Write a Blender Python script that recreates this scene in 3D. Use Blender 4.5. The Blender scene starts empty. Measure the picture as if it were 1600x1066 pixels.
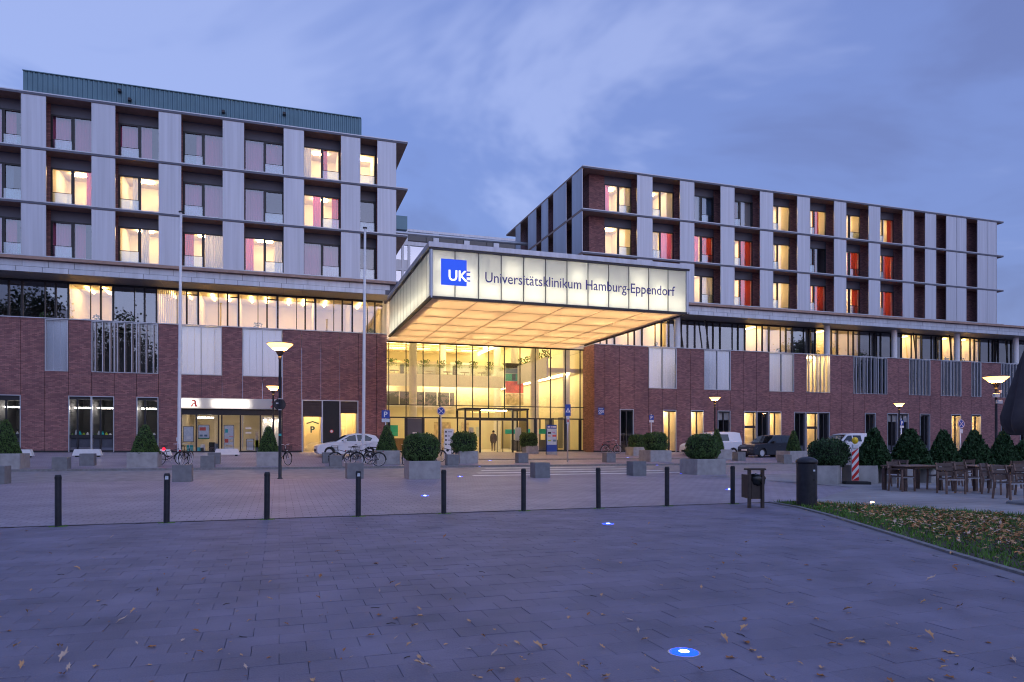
import bpy, math, random
from mathutils import Vector, Matrix
sc = bpy.context.scene
col = sc.collection
R = math.radians
random.seed(7)

# ---------------------------------------------------------------- camera
EYE = 1.5
YAW = R(18.31)
cam_d = bpy.data.cameras.new('camera')
cam_d.sensor_width = 36.0
cam_d.lens = 36.0 * 1100 / 1600
cam_d.shift_y = 155 / 1600
cam_d.clip_end = 2000
cam = bpy.data.objects.new('camera', cam_d)
cam.location = (0, 0, EYE)
cam.rotation_euler = (math.pi / 2, 0, -YAW)
col.objects.link(cam)
sc.camera = cam

# ---------------------------------------------------------------- render / exposure
sc.view_settings.view_transform = 'Standard'
sc.view_settings.look = 'None'
sc.view_settings.exposure = 0.16
sc.view_settings.gamma = 1.0
sc.render.engine = 'CYCLES'
cy = sc.cycles
cy.use_denoising = True
cy.max_bounces = 7
cy.diffuse_bounces = 4
cy.glossy_bounces = 4
cy.transmission_bounces = 5
cy.transparent_max_bounces = 16
cy.caustics_reflective = False
cy.caustics_refractive = False
cy.sample_clamp_indirect = 6.0
cy.use_light_tree = True
cy.pixel_filter_type = 'BLACKMAN_HARRIS'
cy.filter_width = 1.1

# ---------------------------------------------------------------- dusk sky
SUN_EL, SUN_AZ = R(2.0), R(166)          # the sun has just gone down behind the camera
world = bpy.data.worlds.new('World')
sc.world = world
world.use_nodes = True
wn, wl = world.node_tree.nodes, world.node_tree.links
wn.clear()
w_out = wn.new('ShaderNodeOutputWorld')
w_bg = wn.new('ShaderNodeBackground')
w_bg.inputs['Strength'].default_value = 0.1
w_sky = wn.new('ShaderNodeTexSky')
w_sky.sky_type = 'NISHITA'
w_sky.sun_disc = False
w_sky.sun_elevation = SUN_EL
w_sky.sun_rotation = SUN_AZ
w_sky.air_density = 1.2
w_sky.dust_density = 1.5
w_sky.ozone_density = 3.0
w_tc = wn.new('ShaderNodeTexCoord')
# clouds: noise over a flat layer overhead (direction divided by its height)
w_sep = wn.new('ShaderNodeSeparateXYZ')
wl.new(w_tc.outputs['Generated'], w_sep.inputs[0])
w_h = wn.new('ShaderNodeMath'); w_h.operation = 'ADD'; w_h.inputs[1].default_value = 0.22
w_ab = wn.new('ShaderNodeMath'); w_ab.operation = 'ABSOLUTE'
wl.new(w_sep.outputs['Z'], w_ab.inputs[0]); wl.new(w_ab.outputs[0], w_h.inputs[0])
w_dv = wn.new('ShaderNodeVectorMath'); w_dv.operation = 'DIVIDE'
w_cb = wn.new('ShaderNodeCombineXYZ')
for k in range(3): wl.new(w_h.outputs[0], w_cb.inputs[k])
wl.new(w_tc.outputs['Generated'], w_dv.inputs[0]); wl.new(w_cb.outputs[0], w_dv.inputs[1])
w_n = wn.new('ShaderNodeTexNoise')
w_n.inputs['Scale'].default_value = 1.25
w_n.inputs['Detail'].default_value = 5.0
w_n.inputs['Roughness'].default_value = 0.58
w_n.inputs['Distortion'].default_value = 0.5
wl.new(w_dv.outputs[0], w_n.inputs['Vector'])
w_r = wn.new('ShaderNodeValToRGB')
w_r.color_ramp.interpolation = 'EASE'
w_r.color_ramp.elements[0].position = 0.34
w_r.color_ramp.elements[0].color = (1.30, 1.60, 3.6, 1)     # violet-grey cloud
w_r.color_ramp.elements[1].position = 0.65
w_r.color_ramp.elements[1].color = (2.85, 3.35, 5.9, 1)      # thinner, paler cloud
e = w_r.color_ramp.elements.new(0.50); e.color = (1.55, 2.05, 4.6, 1)
wl.new(w_n.outputs['Fac'], w_r.inputs['Fac'])
w_mx = wn.new('ShaderNodeMix'); w_mx.data_type = 'RGBA'; w_mx.blend_type = 'ADD'
w_mx.inputs[0].default_value = 1.0
w_sc = wn.new('ShaderNodeMix'); w_sc.data_type = 'RGBA'; w_sc.blend_type = 'MULTIPLY'
w_sc.inputs[0].default_value = 1.0
w_sc.inputs[7].default_value = (1.35, 1.35, 1.75, 1)
wl.new(w_sky.outputs[0], w_sc.inputs[6])
wl.new(w_r.outputs['Color'], w_mx.inputs[6])
wl.new(w_sc.outputs[2], w_mx.inputs[7])
wl.new(w_mx.outputs[2], w_bg.inputs['Color'])
wl.new(w_bg.outputs[0], w_out.inputs['Surface'])

sun_d = bpy.data.lights.new('sun', 'SUN')
sun_d.energy = 0.85
sun_d.angle = R(70)
sun_d.color = (0.60, 0.70, 1.0)
sun = bpy.data.objects.new('sun', sun_d)
sdir = Vector((math.sin(SUN_AZ) * math.cos(R(32)), math.cos(SUN_AZ) * math.cos(R(32)), math.sin(R(32))))
sun.rotation_euler = (-sdir).to_track_quat('-Z', 'Y').to_euler()
sun.location = (0, -20, 40)
col.objects.link(sun)

# ---------------------------------------------------------------- measuring helpers
CY, SY = math.cos(YAW), math.sin(YAW)
D = 52.0                                   # distance of the facade plane


def lerp_tab(tab, v):
    if v <= tab[0][0]: return tab[0][1]
    for (a, x), (b, y) in zip(tab, tab[1:]):
        if v <= b: return x + (y - x) * (v - a) / (b - a)
    return tab[-1][1]


GT = [(14.2, 0), (27.0, .085), (35.4, .11), (35.55, .2), (40, .28), (43, .39), (46, .49), (50, .6), (52, .64)]


def G(X, Y):
    "height of the ground"
    s = min(1, max(0, (Y - 20) / 30.0)); s = s * s * (3 - 2 * s)
    return lerp_tab(GT, Y) - .005 * (min(75, max(-30, X)) - 2) * s


def ray(px, py):
    a = (px - 800) / 1100.0; b = (688 - py) / 1100.0
    return Vector((SY + a * CY, CY - a * SY, b))


def gp(px, py):
    "point of the ground seen in that direction"
    d = ray(px, py); lo, hi = 1.0, 90.0
    for _ in range(50):
        t = (lo + hi) / 2; p = d * t
        if EYE + p.z > G(p.x, p.y): lo = t
        else: hi = t
    p = d * lo
    return Vector((p.x, p.y, G(p.x, p.y)))


def fx(px, Y=D):
    d = ray(px, 600)
    return d.x / d.y * Y


def dist(p):
    return p.x * SY + p.y * CY

# ---------------------------------------------------------------- materials
MATS = {}


def nodes_of(name):
    m = bpy.data.materials.new(name); m.use_nodes = True
    nt = m.node_tree
    return m, nt, nt.nodes['Principled BSDF']


def pm(name, c, rough=.6, metal=0., var=.12, scale=6., bump=0., bscale=None, spec=.5, coords='Object', detail=5., stretch=None, tone=0.):
    m, nt, b = nodes_of(name)
    N, L = nt.nodes, nt.links
    if coords == 'World':
        tc = N.new('ShaderNodeNewGeometry'); coords = 'Position'
    else:
        tc = N.new('ShaderNodeTexCoord')
    n = N.new('ShaderNodeTexNoise'); n.inputs['Scale'].default_value = scale; n.inputs['Detail'].default_value = detail
    if stretch:
        mp = N.new('ShaderNodeVectorMath'); mp.operation = 'MULTIPLY'; mp.inputs[1].default_value = stretch
        L.new(tc.outputs[coords], mp.inputs[0]); L.new(mp.outputs[0], n.inputs['Vector'])
    else:
        L.new(tc.outputs[coords], n.inputs['Vector'])
    r = N.new('ShaderNodeValToRGB')
    r.color_ramp.elements[0].position = .3; r.color_ramp.elements[1].position = .7
    r.color_ramp.elements[0].color = tuple(x * (1 - var) for x in c) + (1,)
    r.color_ramp.elements[1].color = tuple(min(1, x * (1 + var)) for x in c) + (1,)
    L.new(n.outputs['Fac'], r.inputs['Fac'])
    if tone:                                             # each piece a little lighter or darker than the next
        ge = N.new('ShaderNodeNewGeometry'); oi = N.new('ShaderNodeObjectInfo')
        ad = N.new('ShaderNodeMath'); ad.operation = 'ADD'; fr = N.new('ShaderNodeMath'); fr.operation = 'FRACT'
        L.new(ge.outputs['Random Per Island'], ad.inputs[0]); L.new(oi.outputs['Random'], ad.inputs[1]); L.new(ad.outputs[0], fr.inputs[0])
        mr = N.new('ShaderNodeMapRange'); mr.inputs['To Min'].default_value = 1 - tone; mr.inputs['To Max'].default_value = 1 + tone
        L.new(fr.outputs[0], mr.inputs['Value'])
        mu = N.new('ShaderNodeVectorMath'); mu.operation = 'SCALE'
        L.new(r.outputs['Color'], mu.inputs[0]); L.new(mr.outputs['Result'], mu.inputs['Scale']); L.new(mu.outputs[0], b.inputs['Base Color'])
    else:
        L.new(r.outputs['Color'], b.inputs['Base Color'])
    b.inputs['Roughness'].default_value = rough; b.inputs['Metallic'].default_value = metal
    b.inputs['Specular IOR Level'].default_value = spec
    if bump:
        n2 = N.new('ShaderNodeTexNoise'); n2.inputs['Scale'].default_value = bscale or scale * 6
        n2.inputs['Detail'].default_value = 6
        L.new(tc.outputs[coords], n2.inputs['Vector'])
        bp = N.new('ShaderNodeBump'); bp.inputs['Strength'].default_value = bump; bp.inputs['Distance'].default_value = .02
        L.new(n2.outputs['Fac'], bp.inputs['Height']); L.new(bp.outputs['Normal'], b.inputs['Normal'])
    MATS[name] = m
    return m


def emit(name, c, s, base=(.8, .8, .8)):
    m, nt, b = nodes_of(name)
    b.inputs['Base Color'].default_value = base + (1,)
    b.inputs['Emission Color'].default_value = c + (1,)
    b.inputs['Emission Strength'].default_value = s
    MATS[name] = m
    return m


def glassm(name, tint=(1, 1, 1), base=.06, gain=1.0, rough=.0):
    m, nt, b = nodes_of(name)
    N, L = nt.nodes, nt.links
    N.remove(b)
    tr = N.new('ShaderNodeBsdfTransparent'); tr.inputs['Color'].default_value = tint + (1,)
    gl = N.new('ShaderNodeBsdfGlossy'); gl.inputs['Roughness'].default_value = rough
    gl.inputs['Color'].default_value = (.95, .97, 1, 1)
    fr = N.new('ShaderNodeFresnel'); fr.inputs['IOR'].default_value = 1.5
    ma = N.new('ShaderNodeMath'); ma.operation = 'MULTIPLY_ADD'
    ma.inputs[1].default_value = gain; ma.inputs[2].default_value = base
    ma.use_clamp = True
    mx = N.new('ShaderNodeMixShader')
    ge = N.new('ShaderNodeNewGeometry'); iv = N.new('ShaderNodeMath'); iv.operation = 'SUBTRACT'; iv.inputs[0].default_value = 1.0
    mu = N.new('ShaderNodeMath'); mu.operation = 'MULTIPLY'          # the inner face of the sheet only passes light on
    L.new(ge.outputs['Backfacing'], iv.inputs[1])
    L.new(fr.outputs[0], ma.inputs[0]); L.new(ma.outputs[0], mu.inputs[0]); L.new(iv.outputs[0], mu.inputs[1]); L.new(mu.outputs[0], mx.inputs[0])
    L.new(tr.outputs[0], mx.inputs[1]); L.new(gl.outputs[0], mx.inputs[2])
    L.new(mx.outputs[0], N['Material Output'].inputs['Surface'])
    MATS[name] = m
    return m


def translucent(name, c, share=.75, rough=.3, frost=False):
    "frosted sheet lit by the lamps behind it"
    m, nt, b = nodes_of(name)
    N, L = nt.nodes, nt.links
    tc = N.new('ShaderNodeTexCoord')
    n = N.new('ShaderNodeTexNoise'); n.inputs['Scale'].default_value = .7; n.inputs['Detail'].default_value = 3
    L.new(tc.outputs['Object'], n.inputs['Vector'])
    r = N.new('ShaderNodeValToRGB')
    r.color_ramp.elements[0].position = .3; r.color_ramp.elements[1].position = .7
    r.color_ramp.elements[0].color = tuple(x * .9 for x in c) + (1,)
    r.color_ramp.elements[1].color = c + (1,)
    L.new(n.outputs['Fac'], r.inputs['Fac'])
    b.inputs['Base Color'].default_value = c + (1,); b.inputs['Roughness'].default_value = rough
    t = N.new('ShaderNodeBsdfTranslucent'); L.new(r.outputs['Color'], t.inputs['Color'])
    mx = N.new('ShaderNodeMixShader'); mx.inputs[0].default_value = share
    L.new(b.outputs[0], mx.inputs[1]); L.new(t.outputs[0], mx.inputs[2])
    L.new(mx.outputs[0], N['Material Output'].inputs['Surface'])
    MATS[name] = m
    return m


def brickm(name, axis='X', c1=(.38, .175, .158), c2=(.205, .088, .09), mortar=(.12, .08, .085), bw=.25, bh=.078, ms=.008,
           bump=.5, rough=.8, patch=.16, offset=.5):
    "running-bond units over a vertical face (axis X or Y) or the ground (axis G)"
    m, nt, b = nodes_of(name)
    N, L = nt.nodes, nt.links
    tc = N.new('ShaderNodeTexCoord')
    sp = N.new('ShaderNodeSeparateXYZ'); cb = N.new('ShaderNodeCombineXYZ')
    L.new(tc.outputs['Object'], sp.inputs[0])
    L.new(sp.outputs['Y' if axis == 'Y' else 'X'], cb.inputs[0])
    L.new(sp.outputs['Y' if axis == 'G' else 'Z'], cb.inputs[1])
    br = N.new('ShaderNodeTexBrick')
    br.inputs['Scale'].default_value = 1.0
    br.inputs['Brick Width'].default_value = bw; br.inputs['Row Height'].default_value = bh
    br.inputs['Mortar Size'].default_value = ms; br.inputs['Mortar Smooth'].default_value = .1
    br.inputs['Color1'].default_value = c1 + (1,); br.inputs['Color2'].default_value = c2 + (1,)
    br.inputs['Mortar'].default_value = mortar + (1,)
    br.offset = offset
    L.new(cb.outputs[0], br.inputs['Vector'])
    n = N.new('ShaderNodeTexNoise'); n.inputs['Scale'].default_value = .45; n.inputs['Detail'].default_value = 6
    L.new(tc.outputs['Object'], n.inputs['Vector'])
    r = N.new('ShaderNodeValToRGB')
    r.color_ramp.elements[0].position = .3; r.color_ramp.elements[1].position = .7
    r.color_ramp.elements[0].color = (1 - patch,) * 3 + (1,); r.color_ramp.elements[1].color = (1 + patch * .6,) * 3 + (1,)
    L.new(n.outputs['Fac'], r.inputs['Fac'])
    mx = N.new('ShaderNodeMix'); mx.data_type = 'RGBA'; mx.blend_type = 'MULTIPLY'; mx.inputs[0].default_value = 1
    L.new(br.outputs['Color'], mx.inputs[6]); L.new(r.outputs['Color'], mx.inputs[7])
    L.new(mx.outputs[2], b.inputs['Base Color'])
    b.inputs['Roughness'].default_value = rough
    bp = N.new('ShaderNodeBump'); bp.inputs['Strength'].default_value = bump; bp.inputs['Distance'].default_value = .015
    bp.invert = True
    L.new(br.outputs['Fac'], bp.inputs['Height']); L.new(bp.outputs['Normal'], b.inputs['Normal'])
    MATS[name] = m
    return m


brickm('brick'); brickm('brick_return', 'Y')
brickm('brick_dark', 'X', (.36, .16, .14), (.18, .075, .075)); brickm('brick_dark_return', 'Y', (.36, .16, .14), (.18, .075, .075))
brickm('far_paving', 'G', (.355, .305, .36), (.29, .25, .30), (.125, .105, .12), .30, .20, .008, .3, .55, .22)
brickm('terrace_slab', 'G', (.36, .34, .34), (.32, .30, .30), (.14, .13, .13), .8, .5, .01, .2, .7, .3)
pm('asphalt', (.27, .25, .265), .6, var=.25, scale=2.5, bump=.3, bscale=120)
pm('soil', (.06, .045, .035), .95, var=.3, scale=3, bump=.5)
pm('ground', (.16, .15, .16), .9, var=.2, scale=.6)
pm('paint', (.88, .86, .84), .7, var=.14, scale=3)
pm('bed', (.05, .048, .05), .95, var=.3, scale=30)
pm('paver', (.182, .163, .222), .62, var=.24, scale=1.1, bump=.45, bscale=70, coords='World', detail=9., tone=.085)
pm('paver_edge', (.20, .185, .225), .75, var=.14, scale=2.2, bump=.3, bscale=90, coords='World')
pm('kerb', (.22, .21, .21), .85, var=.2, scale=8, bump=.3)
pm('alu', (.48, .50, .54), .42, .55, var=.06, scale=1.2)
pm('alu_panel', (.50, .525, .575), .46, .35, var=.11, scale=1.0, coords='World', stretch=(5, 1, .12), tone=.035)
pm('fascia', (.50, .535, .58), .42, .35, var=.10, scale=1, coords='World', stretch=(4, 1, .3), tone=.05)
pm('soffit_brown', (.36, .235, .18), .55, var=.15, scale=3)
pm('shutter_brown', (.09, .06, .055), .6, var=.15, scale=3)
pm('soffit_grey', (.33, .30, .27), .5, .2, var=.1, scale=3)
pm('frame', (.022, .022, .026), .4, .2, var=.1)
pm('header', (.10, .108, .14), .5, .1, var=.08, scale=1)
pm('green_metal', (.11, .20, .24), .45, .4, var=.08, scale=1)
pm('concrete', (.36, .345, .335), .8, var=.16, scale=4, bump=.25, bscale=40)
pm('concrete_dark', (.20, .20, .205), .8, var=.15, scale=5, bump=.25, bscale=40)
pm('white', (.78, .77, .76), .5, var=.05)
pm('wall_cream', (.80, .74, .57), .7, var=.06, scale=.8)
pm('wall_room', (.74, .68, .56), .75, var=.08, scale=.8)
pm('wall_unlit', (.10, .10, .11), .8, var=.2, scale=.7)  # wall colour darkened to stand for rooms with no lamp on
pm('floor_int', (.42, .38, .32), .35, var=.1)
pm('steel', (.62, .62, .66), .35, .75, var=.06)
pm('dark_metal', (.030, .030, .036), .45, .3, var=.25, scale=9, bump=.05)
pm('bin_brown', (.045, .032, .028), .5, .2, var=.25, scale=9)
pm('black', (.012, .012, .013), .6, var=.2)
pm('plastic_bag', (.010, .012, .012), .22, var=.2, scale=20, bump=.8, bscale=14)
pm('rubber', (.018, .018, .018), .8, var=.2)
pm('car_white', (.74, .75, .78), .22, .0, var=.02, spec=.6)
pm('car_grey', (.055, .062, .075), .22, .5, var=.04, spec=.6)
pm('rim', (.70, .70, .73), .35, .2, var=.1)
pm('car_glass', (.012, .015, .018), .04, 0, var=.1, spec=.8)
pm('lens_red', (.5, .01, .015), .2, var=.1)
pm('lens_clear', (.7, .7, .72), .12, var=.05)
pm('orange_lens', (.8, .25, .02), .3, var=.1)
pm('yellow', (.85, .58, .02), .4, var=.05)
pm('red', (.62, .02, .02), .5, var=.05)
pm('sign_red', (.75, .03, .03), .5, var=.05)
pm('sign_blue', (.015, .06, .33), .45, var=.05)
pm('logo_blue', (.012, .09, .72), .45, var=.03)
pm('letter_blue', (.045, .045, .26), .5, var=.03)
pm('dark_green', (.01, .07, .06), .5, var=.05)
pm('teal', (.02, .42, .42), .5, var=.05)
pm('lime', (.42, .55, .03), .5, var=.05)
pm('art_green', (.02, .34, .24), .6, var=.15)
pm('art_red', (.62, .10, .07), .6, var=.3, scale=2)
pm('art_cream', (.66, .55, .38), .6, var=.3, scale=4)
pm('poster', (.62, .66, .70), .6, var=.12, scale=8)
pm('wood', (.085, .050, .04), .6, var=.3, scale=14)
pm('wood_light', (.19, .115, .085), .6, var=.25, scale=12)
pm('bark', (.06, .045, .035), .95, var=.3, scale=8, bump=.8)
pm('leaf_box', (.068, .125, .032), .6, var=.45, scale=9, spec=.3)
pm('leaf_yew', (.034, .078, .026), .6, var=.5, scale=9, spec=.3)
pm('leaf_tree', (.045, .070, .025), .7, var=.4, scale=.6)
pm('plant_green', (.06, .13, .03), .6, var=.4, scale=9)
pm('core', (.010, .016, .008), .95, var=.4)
pm('grass', (.11, .22, .04), .75, var=.5, scale=3, spec=.2)
pm('leaf_brown', (.46, .20, .075), .8, var=.45, scale=3, spec=.2)
pm('leaf_tan', (.70, .40, .20), .8, var=.35, scale=3, spec=.2)
pm('leaf_pale', (.66, .47, .35), .8, var=.3, scale=3, spec=.2)
pm('fabric', (.060, .052, .058), .9, var=.15, scale=5, bump=.2)
pm('skin', (.45, .28, .2), .6, var=.08)
pm('coat', (.16, .13, .13), .8, var=.2)
glassm('glass', base=.15)
glassm('glass_band', base=.20)
glassm('glass_hall', (1, .985, .93), base=.01, gain=.8)
glassm('glass_frost', (.86, .90, .93), base=.20, rough=.12)
glassm('glass_rail', (.80, .88, .90), base=.22, rough=.10)
translucent('curtain_pink', (.74, .18, .38), .45, .85)
translucent('curtain_red', (.46, .06, .035), .45, .85)
translucent('curtain_white', (.74, .73, .72), .45, .85)
translucent('curtain_blue', (.16, .25, .36), .45, .85)
translucent('lightbox', (.93, .94, .90), .8)
translucent('lightbox_sign', (.95, .93, .90), .8)
translucent('soffit_fabric', (.92, .80, .62), .55, .7)
translucent('frosted_window', (.88, .89, .95), .35, .15)
emit('lamp_room', (1, .66, .27), 95)
emit('lamp_band', (1, .64, .22), 34)
emit('lamp_hall', (1, .77, .40), 29)
emit('lamp_box', (1, .90, .70), 78)
emit('lamp_soffit', (1, .64, .32), 46)
emit('lamp_white', (1, .92, .80), 30)
emit('lamp_sign', (1, .93, .84), 2.8)
emit('lamp_shop', (1, .80, .52), 7)
emit('lamp_shop_hot', (1, .80, .58), 70)
emit('lamp_street', (1, .42, .08), 110)
emit('lamp_street_rim', (1, .45, .10), 4.5)
emit('halo_blue', (.002, .03, 1.0), 5, (.0, .0, .05))  # glow colour that stands in for the halo
emit('lamp_blue_core', (.30, .45, 1.0), 30)
emit('lamp_uplight', (1, .58, .22), 60)
emit('bike_red', (1, .004, .012), 9, (.1, 0, 0))
emit('sign_glow', (.012, .085, .80), .72, (.01, .05, .4))
emit('lamp_letter', (1, .97, .90), 1.1)
glassm('glass_mirror', base=.45)

# ---------------------------------------------------------------- mesh helpers
OFF = {}


class MB:
    def __init__(s): s.v, s.f, s.m = [], [], []

    def add(s, vs, fs, m=0):
        o = len(s.v); s.v += [tuple(v) for v in vs]
        for f in fs: s.f.append(tuple(i + o for i in f)); s.m.append(m)
        return s

    def box(s, x0, x1, y0, y1, z0, z1, m=0):
        return s.add([(x0, y0, z0), (x1, y0, z0), (x1, y1, z0), (x0, y1, z0), (x0, y0, z1), (x1, y0, z1), (x1, y1, z1), (x0, y1, z1)],
                     [(0, 3, 2, 1), (4, 5, 6, 7), (0, 1, 5, 4), (1, 2, 6, 5), (2, 3, 7, 6), (3, 0, 4, 7)], m)

    def bbox(s, x0, x1, y0, y1, z0, z1, b=.02, m=0):
        "box with chamfered vertical and top edges"
        def ring(i, z): return [(x0 + i + b, y0 + i, z), (x1 - i - b, y0 + i, z), (x1 - i, y0 + i + b, z), (x1 - i, y1 - i - b, z),
                                (x1 - i - b, y1 - i, z), (x0 + i + b, y1 - i, z), (x0 + i, y1 - i - b, z), (x0 + i, y0 + i + b, z)]
        return s.loft([ring(0, z0), ring(0, z1 - b), ring(b, z1)], m)

    def loft(s, rings, m=0, cap=True):
        n = len(rings[0]); vs = [p for r in rings for p in r]; fs = []
        for k in range(len(rings) - 1):
            for i in range(n):
                j = (i + 1) % n
                fs.append((k * n + i, k * n + j, (k + 1) * n + j, (k + 1) * n + i))
        if cap:
            fs.append(tuple(range(n - 1, -1, -1))); fs.append(tuple((len(rings) - 1) * n + i for i in range(n)))
        return s.add(vs, fs, m)

    def cyl(s, a, b, r0, r1=None, n=12, m=0, cap=True):
        a, b = Vector(a), Vector(b); r1 = r0 if r1 is None else r1
        d = (b - a).normalized(); u = d.orthogonal().normalized(); w = d.cross(u)
        def ring(c, r): return [c + (u * math.cos(t) + w * math.sin(t)) * r for t in [2 * math.pi * k / n for k in range(n)]]
        return s.loft([ring(a, r0), ring(b, r1)], m, cap)

    def tube(s, pts, r, n=6, m=0):
        for p, q in zip(pts, pts[1:]): s.cyl(p, q, r, r, n, m)
        return s

    def lathe(s, prof, n=20, c=(0, 0, 0), m=0, cap=True):
        return s.loft([[(c[0] + r * math.cos(2 * math.pi * k / n), c[1] + r * math.sin(2 * math.pi * k / n), c[2] + z) for k in range(n)]
                       for r, z in prof], m, cap)

    def torus(s, c, R_, r, ax='Y', n=24, k=6, m=0):
        vs, fs = [], []
        for i in range(n):
            t = 2 * math.pi * i / n
            for j in range(k):
                p = 2 * math.pi * j / k
                q = R_ + r * math.cos(p)
                a, b, d = q * math.cos(t), q * math.sin(t), r * math.sin(p)
                vs.append((c[0] + a, c[1] + d, c[2] + b) if ax == 'Y' else (c[0] + a, c[1] + b, c[2] + d))
        for i in range(n):
            for j in range(k):
                i2, j2 = (i + 1) % n, (j + 1) % k
                fs.append((i * k + j, i2 * k + j, i2 * k + j2, i * k + j2))
        return s.add(vs, fs, m)

    def prism(s, pts, y0, y1, m=0):
        "polygon in the X-Z plane given thickness along Y"
        return s.loft([[(x, y0, z) for x, z in pts], [(x, y1, z) for x, z in pts]], m)

    def mesh(s, name, mats, off=None):
        me = bpy.data.meshes.new(name)
        v = s.v if off is None else [(a - off[0], b - off[1], c - off[2]) for a, b, c in s.v]
        me.from_pydata(v, [], s.f)
        for mt in (mats if isinstance(mats, (list, tuple)) else [mats]): me.materials.append(MATS[mt])
        if any(s.m): me.polygons.foreach_set('material_index', s.m)
        me.update()
        return me

    def build(s, name, mats, parent=None, loc=(0, 0, 0), rz=0., smooth=False, world=True):
        off = OFF.get(parent) if (parent is not None and world) else None
        me = s.mesh(name, mats, off)
        if smooth:
            me.polygons.foreach_set('use_smooth', [True] * len(me.polygons))
        o = put(name, me, parent, loc, rz)
        if parent is not None and off is not None: OFF[o] = off
        return o


def put(name, me, parent=None, loc=(0, 0, 0), rz=0.):
    o = bpy.data.objects.new(name, me); col.objects.link(o)
    o.parent = parent; o.location = loc; o.rotation_euler = (0, 0, rz)
    return o


def tag(o, label=None, cat=None, group=None, kind=None):
    if label: o['label'] = label
    if cat: o['category'] = cat
    if group: o['group'] = group
    if kind: o['kind'] = kind
    return o


def thing(name, label, cat, loc=(0, 0, 0), rz=0., group=None, world=False):
    o = put(name, None, None, loc, rz)
    o.empty_display_size = .2
    tag(o, label, cat, group)
    if world: OFF[o] = tuple(loc)
    return o


def copy_tree(o, parent=None):
    c = o.copy(); col.objects.link(c); c.parent = parent
    for ch in list(o.children): copy_tree(ch, c)
    return c


def text_mb(s, size, depth=.02, font_scale_x=1., bold=0.):
    "lettering as a mesh in the X-Z plane, baseline at the origin, facing -Y"
    cu = bpy.data.curves.new('lettering', 'FONT'); cu.body = s; cu.size = size; cu.extrude = depth / 2
    cu.resolution_u = 3; cu.offset = bold
    ob = bpy.data.objects.new('lettering', cu); col.objects.link(ob)
    dg = bpy.context.evaluated_depsgraph_get()
    me = bpy.data.meshes.new_from_object(ob.evaluated_get(dg))
    mb = MB()
    mb.add([(v.co.x * font_scale_x, -v.co.z, v.co.y) for v in me.vertices], [tuple(p.vertices) for p in me.polygons])
    bpy.data.objects.remove(ob); bpy.data.curves.remove(cu); bpy.data.meshes.remove(me)
    return mb


def move(mb, x=0, y=0, z=0):
    mb.v = [(a + x, b + y, c + z) for a, b, c in mb.v]
    return mb


def width(mb):
    xs = [v[0] for v in mb.v]
    return min(xs), max(xs)

# ================================================================= GROUND
def sheet(name, xs, ys, zf, mt, kind='structure'):
    mb = MB(); n = len(xs)
    vs = [(x, y, zf(x, y)) for y in ys for x in xs]
    fs = [(j * n + i, j * n + i + 1, (j + 1) * n + i + 1, (j + 1) * n + i) for j in range(len(ys) - 1) for i in range(n - 1)]
    mb.add(vs, fs)
    return tag(mb.build(name, mt), kind=kind)


XS = [-160, -80, -30, -20, -10, 0, 10, 20, 30, 45, 60, 75, 120, 220]
sheet('ground', [-700, 700], [-700, 700], lambda x, y: -.25, 'ground')
forecourt = sheet('forecourt', XS, [-120, -40, 0, 14.19, 14.21, 17, 20, 23, 27.0], lambda x, y: G(x, y) - (.03 if y < 14.2 else 0), 'far_paving')
sheet('road', XS, [26.9, 29, 31, 33, 35.45], lambda x, y: G(x, min(y, 35.4)) - (.012 if y < 27 else 0) + .006 * (y > 27), 'asphalt')
sheet('pavement', XS, [35.5, 38, 40, 43, 46, 50, 52, 53.6], lambda x, y: G(x, max(y, 35.55)), 'far_paving')
kb = MB()
for a, b in zip(XS, XS[1:]):
    kb.add([(x, y, z) for x in (a, b) for (y, z) in ((35.38, G(x, 35.3) - .05), (35.38, G(x, 35.6) + .004), (35.56, G(x, 35.6) + .012), (35.56, G(x, 35.6) - .1))],
           [(0, 4, 5, 1), (1, 5, 6, 2), (2, 6, 7, 3)])
tag(kb.build('kerb', 'kerb'), kind='structure')
dr = MB()
for a, b in zip(XS, XS[1:]):
    dr.add([(a, 14.17, .003), (b, 14.17, .003), (b, 14.25, G(b, 14.3) + .004), (a, 14.25, G(a, 14.3) + .004)], [(0, 1, 2, 3)])
tag(dr.build('drain_channel', 'bed'), kind='structure')

# lawn outline, from the kerb beside the bin round to the terrace
low = [gp(1206, 785.5), gp(1250, 793), gp(1300, 806), gp(1400, 836), gp(1500, 867), gp(1600, 896)]
low = [Vector((p.x, p.y, 0)) for p in low]
dlow = (low[-1] - low[-2]).normalized()
low += [low[-1] + dlow * 3, low[-1] + dlow * 9]
upp = [Vector((p.x, p.y, 0)) for p in (gp(1250, 785.5), gp(1300, 787), gp(1400, 792), gp(1500, 799), gp(1600, 806))]
dup_ = (upp[-1] - upp[-2]).normalized()
upp += [upp[-1] + dup_ * 4, upp[-1] + dup_ * 14]


def lawn_x(Y, pts):
    for p, q in zip(pts, pts[1:]):
        if (p.y - Y) * (q.y - Y) <= 0 and abs(p.y - q.y) > 1e-6:
            return p.x + (q.x - p.x) * (Y - p.y) / (q.y - p.y)
    return pts[0].x if Y > pts[0].y else pts[-1].x


lw = MB()
poly = low + upp[::-1]
lw.add([(p.x, p.y, .012) for p in poly], [tuple(range(len(poly)))])
lawn = tag(lw.build('lawn', 'soil'), kind='structure')


def in_poly(x, y, P):
    c = False
    for i in range(len(P)):
        a, b = P[i], P[i - 1]
        if (a.y > y) != (b.y > y) and x < (b.x - a.x) * (y - a.y) / (b.y - a.y) + a.x: c = not c
    return c


rng = random.Random(3)


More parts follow.
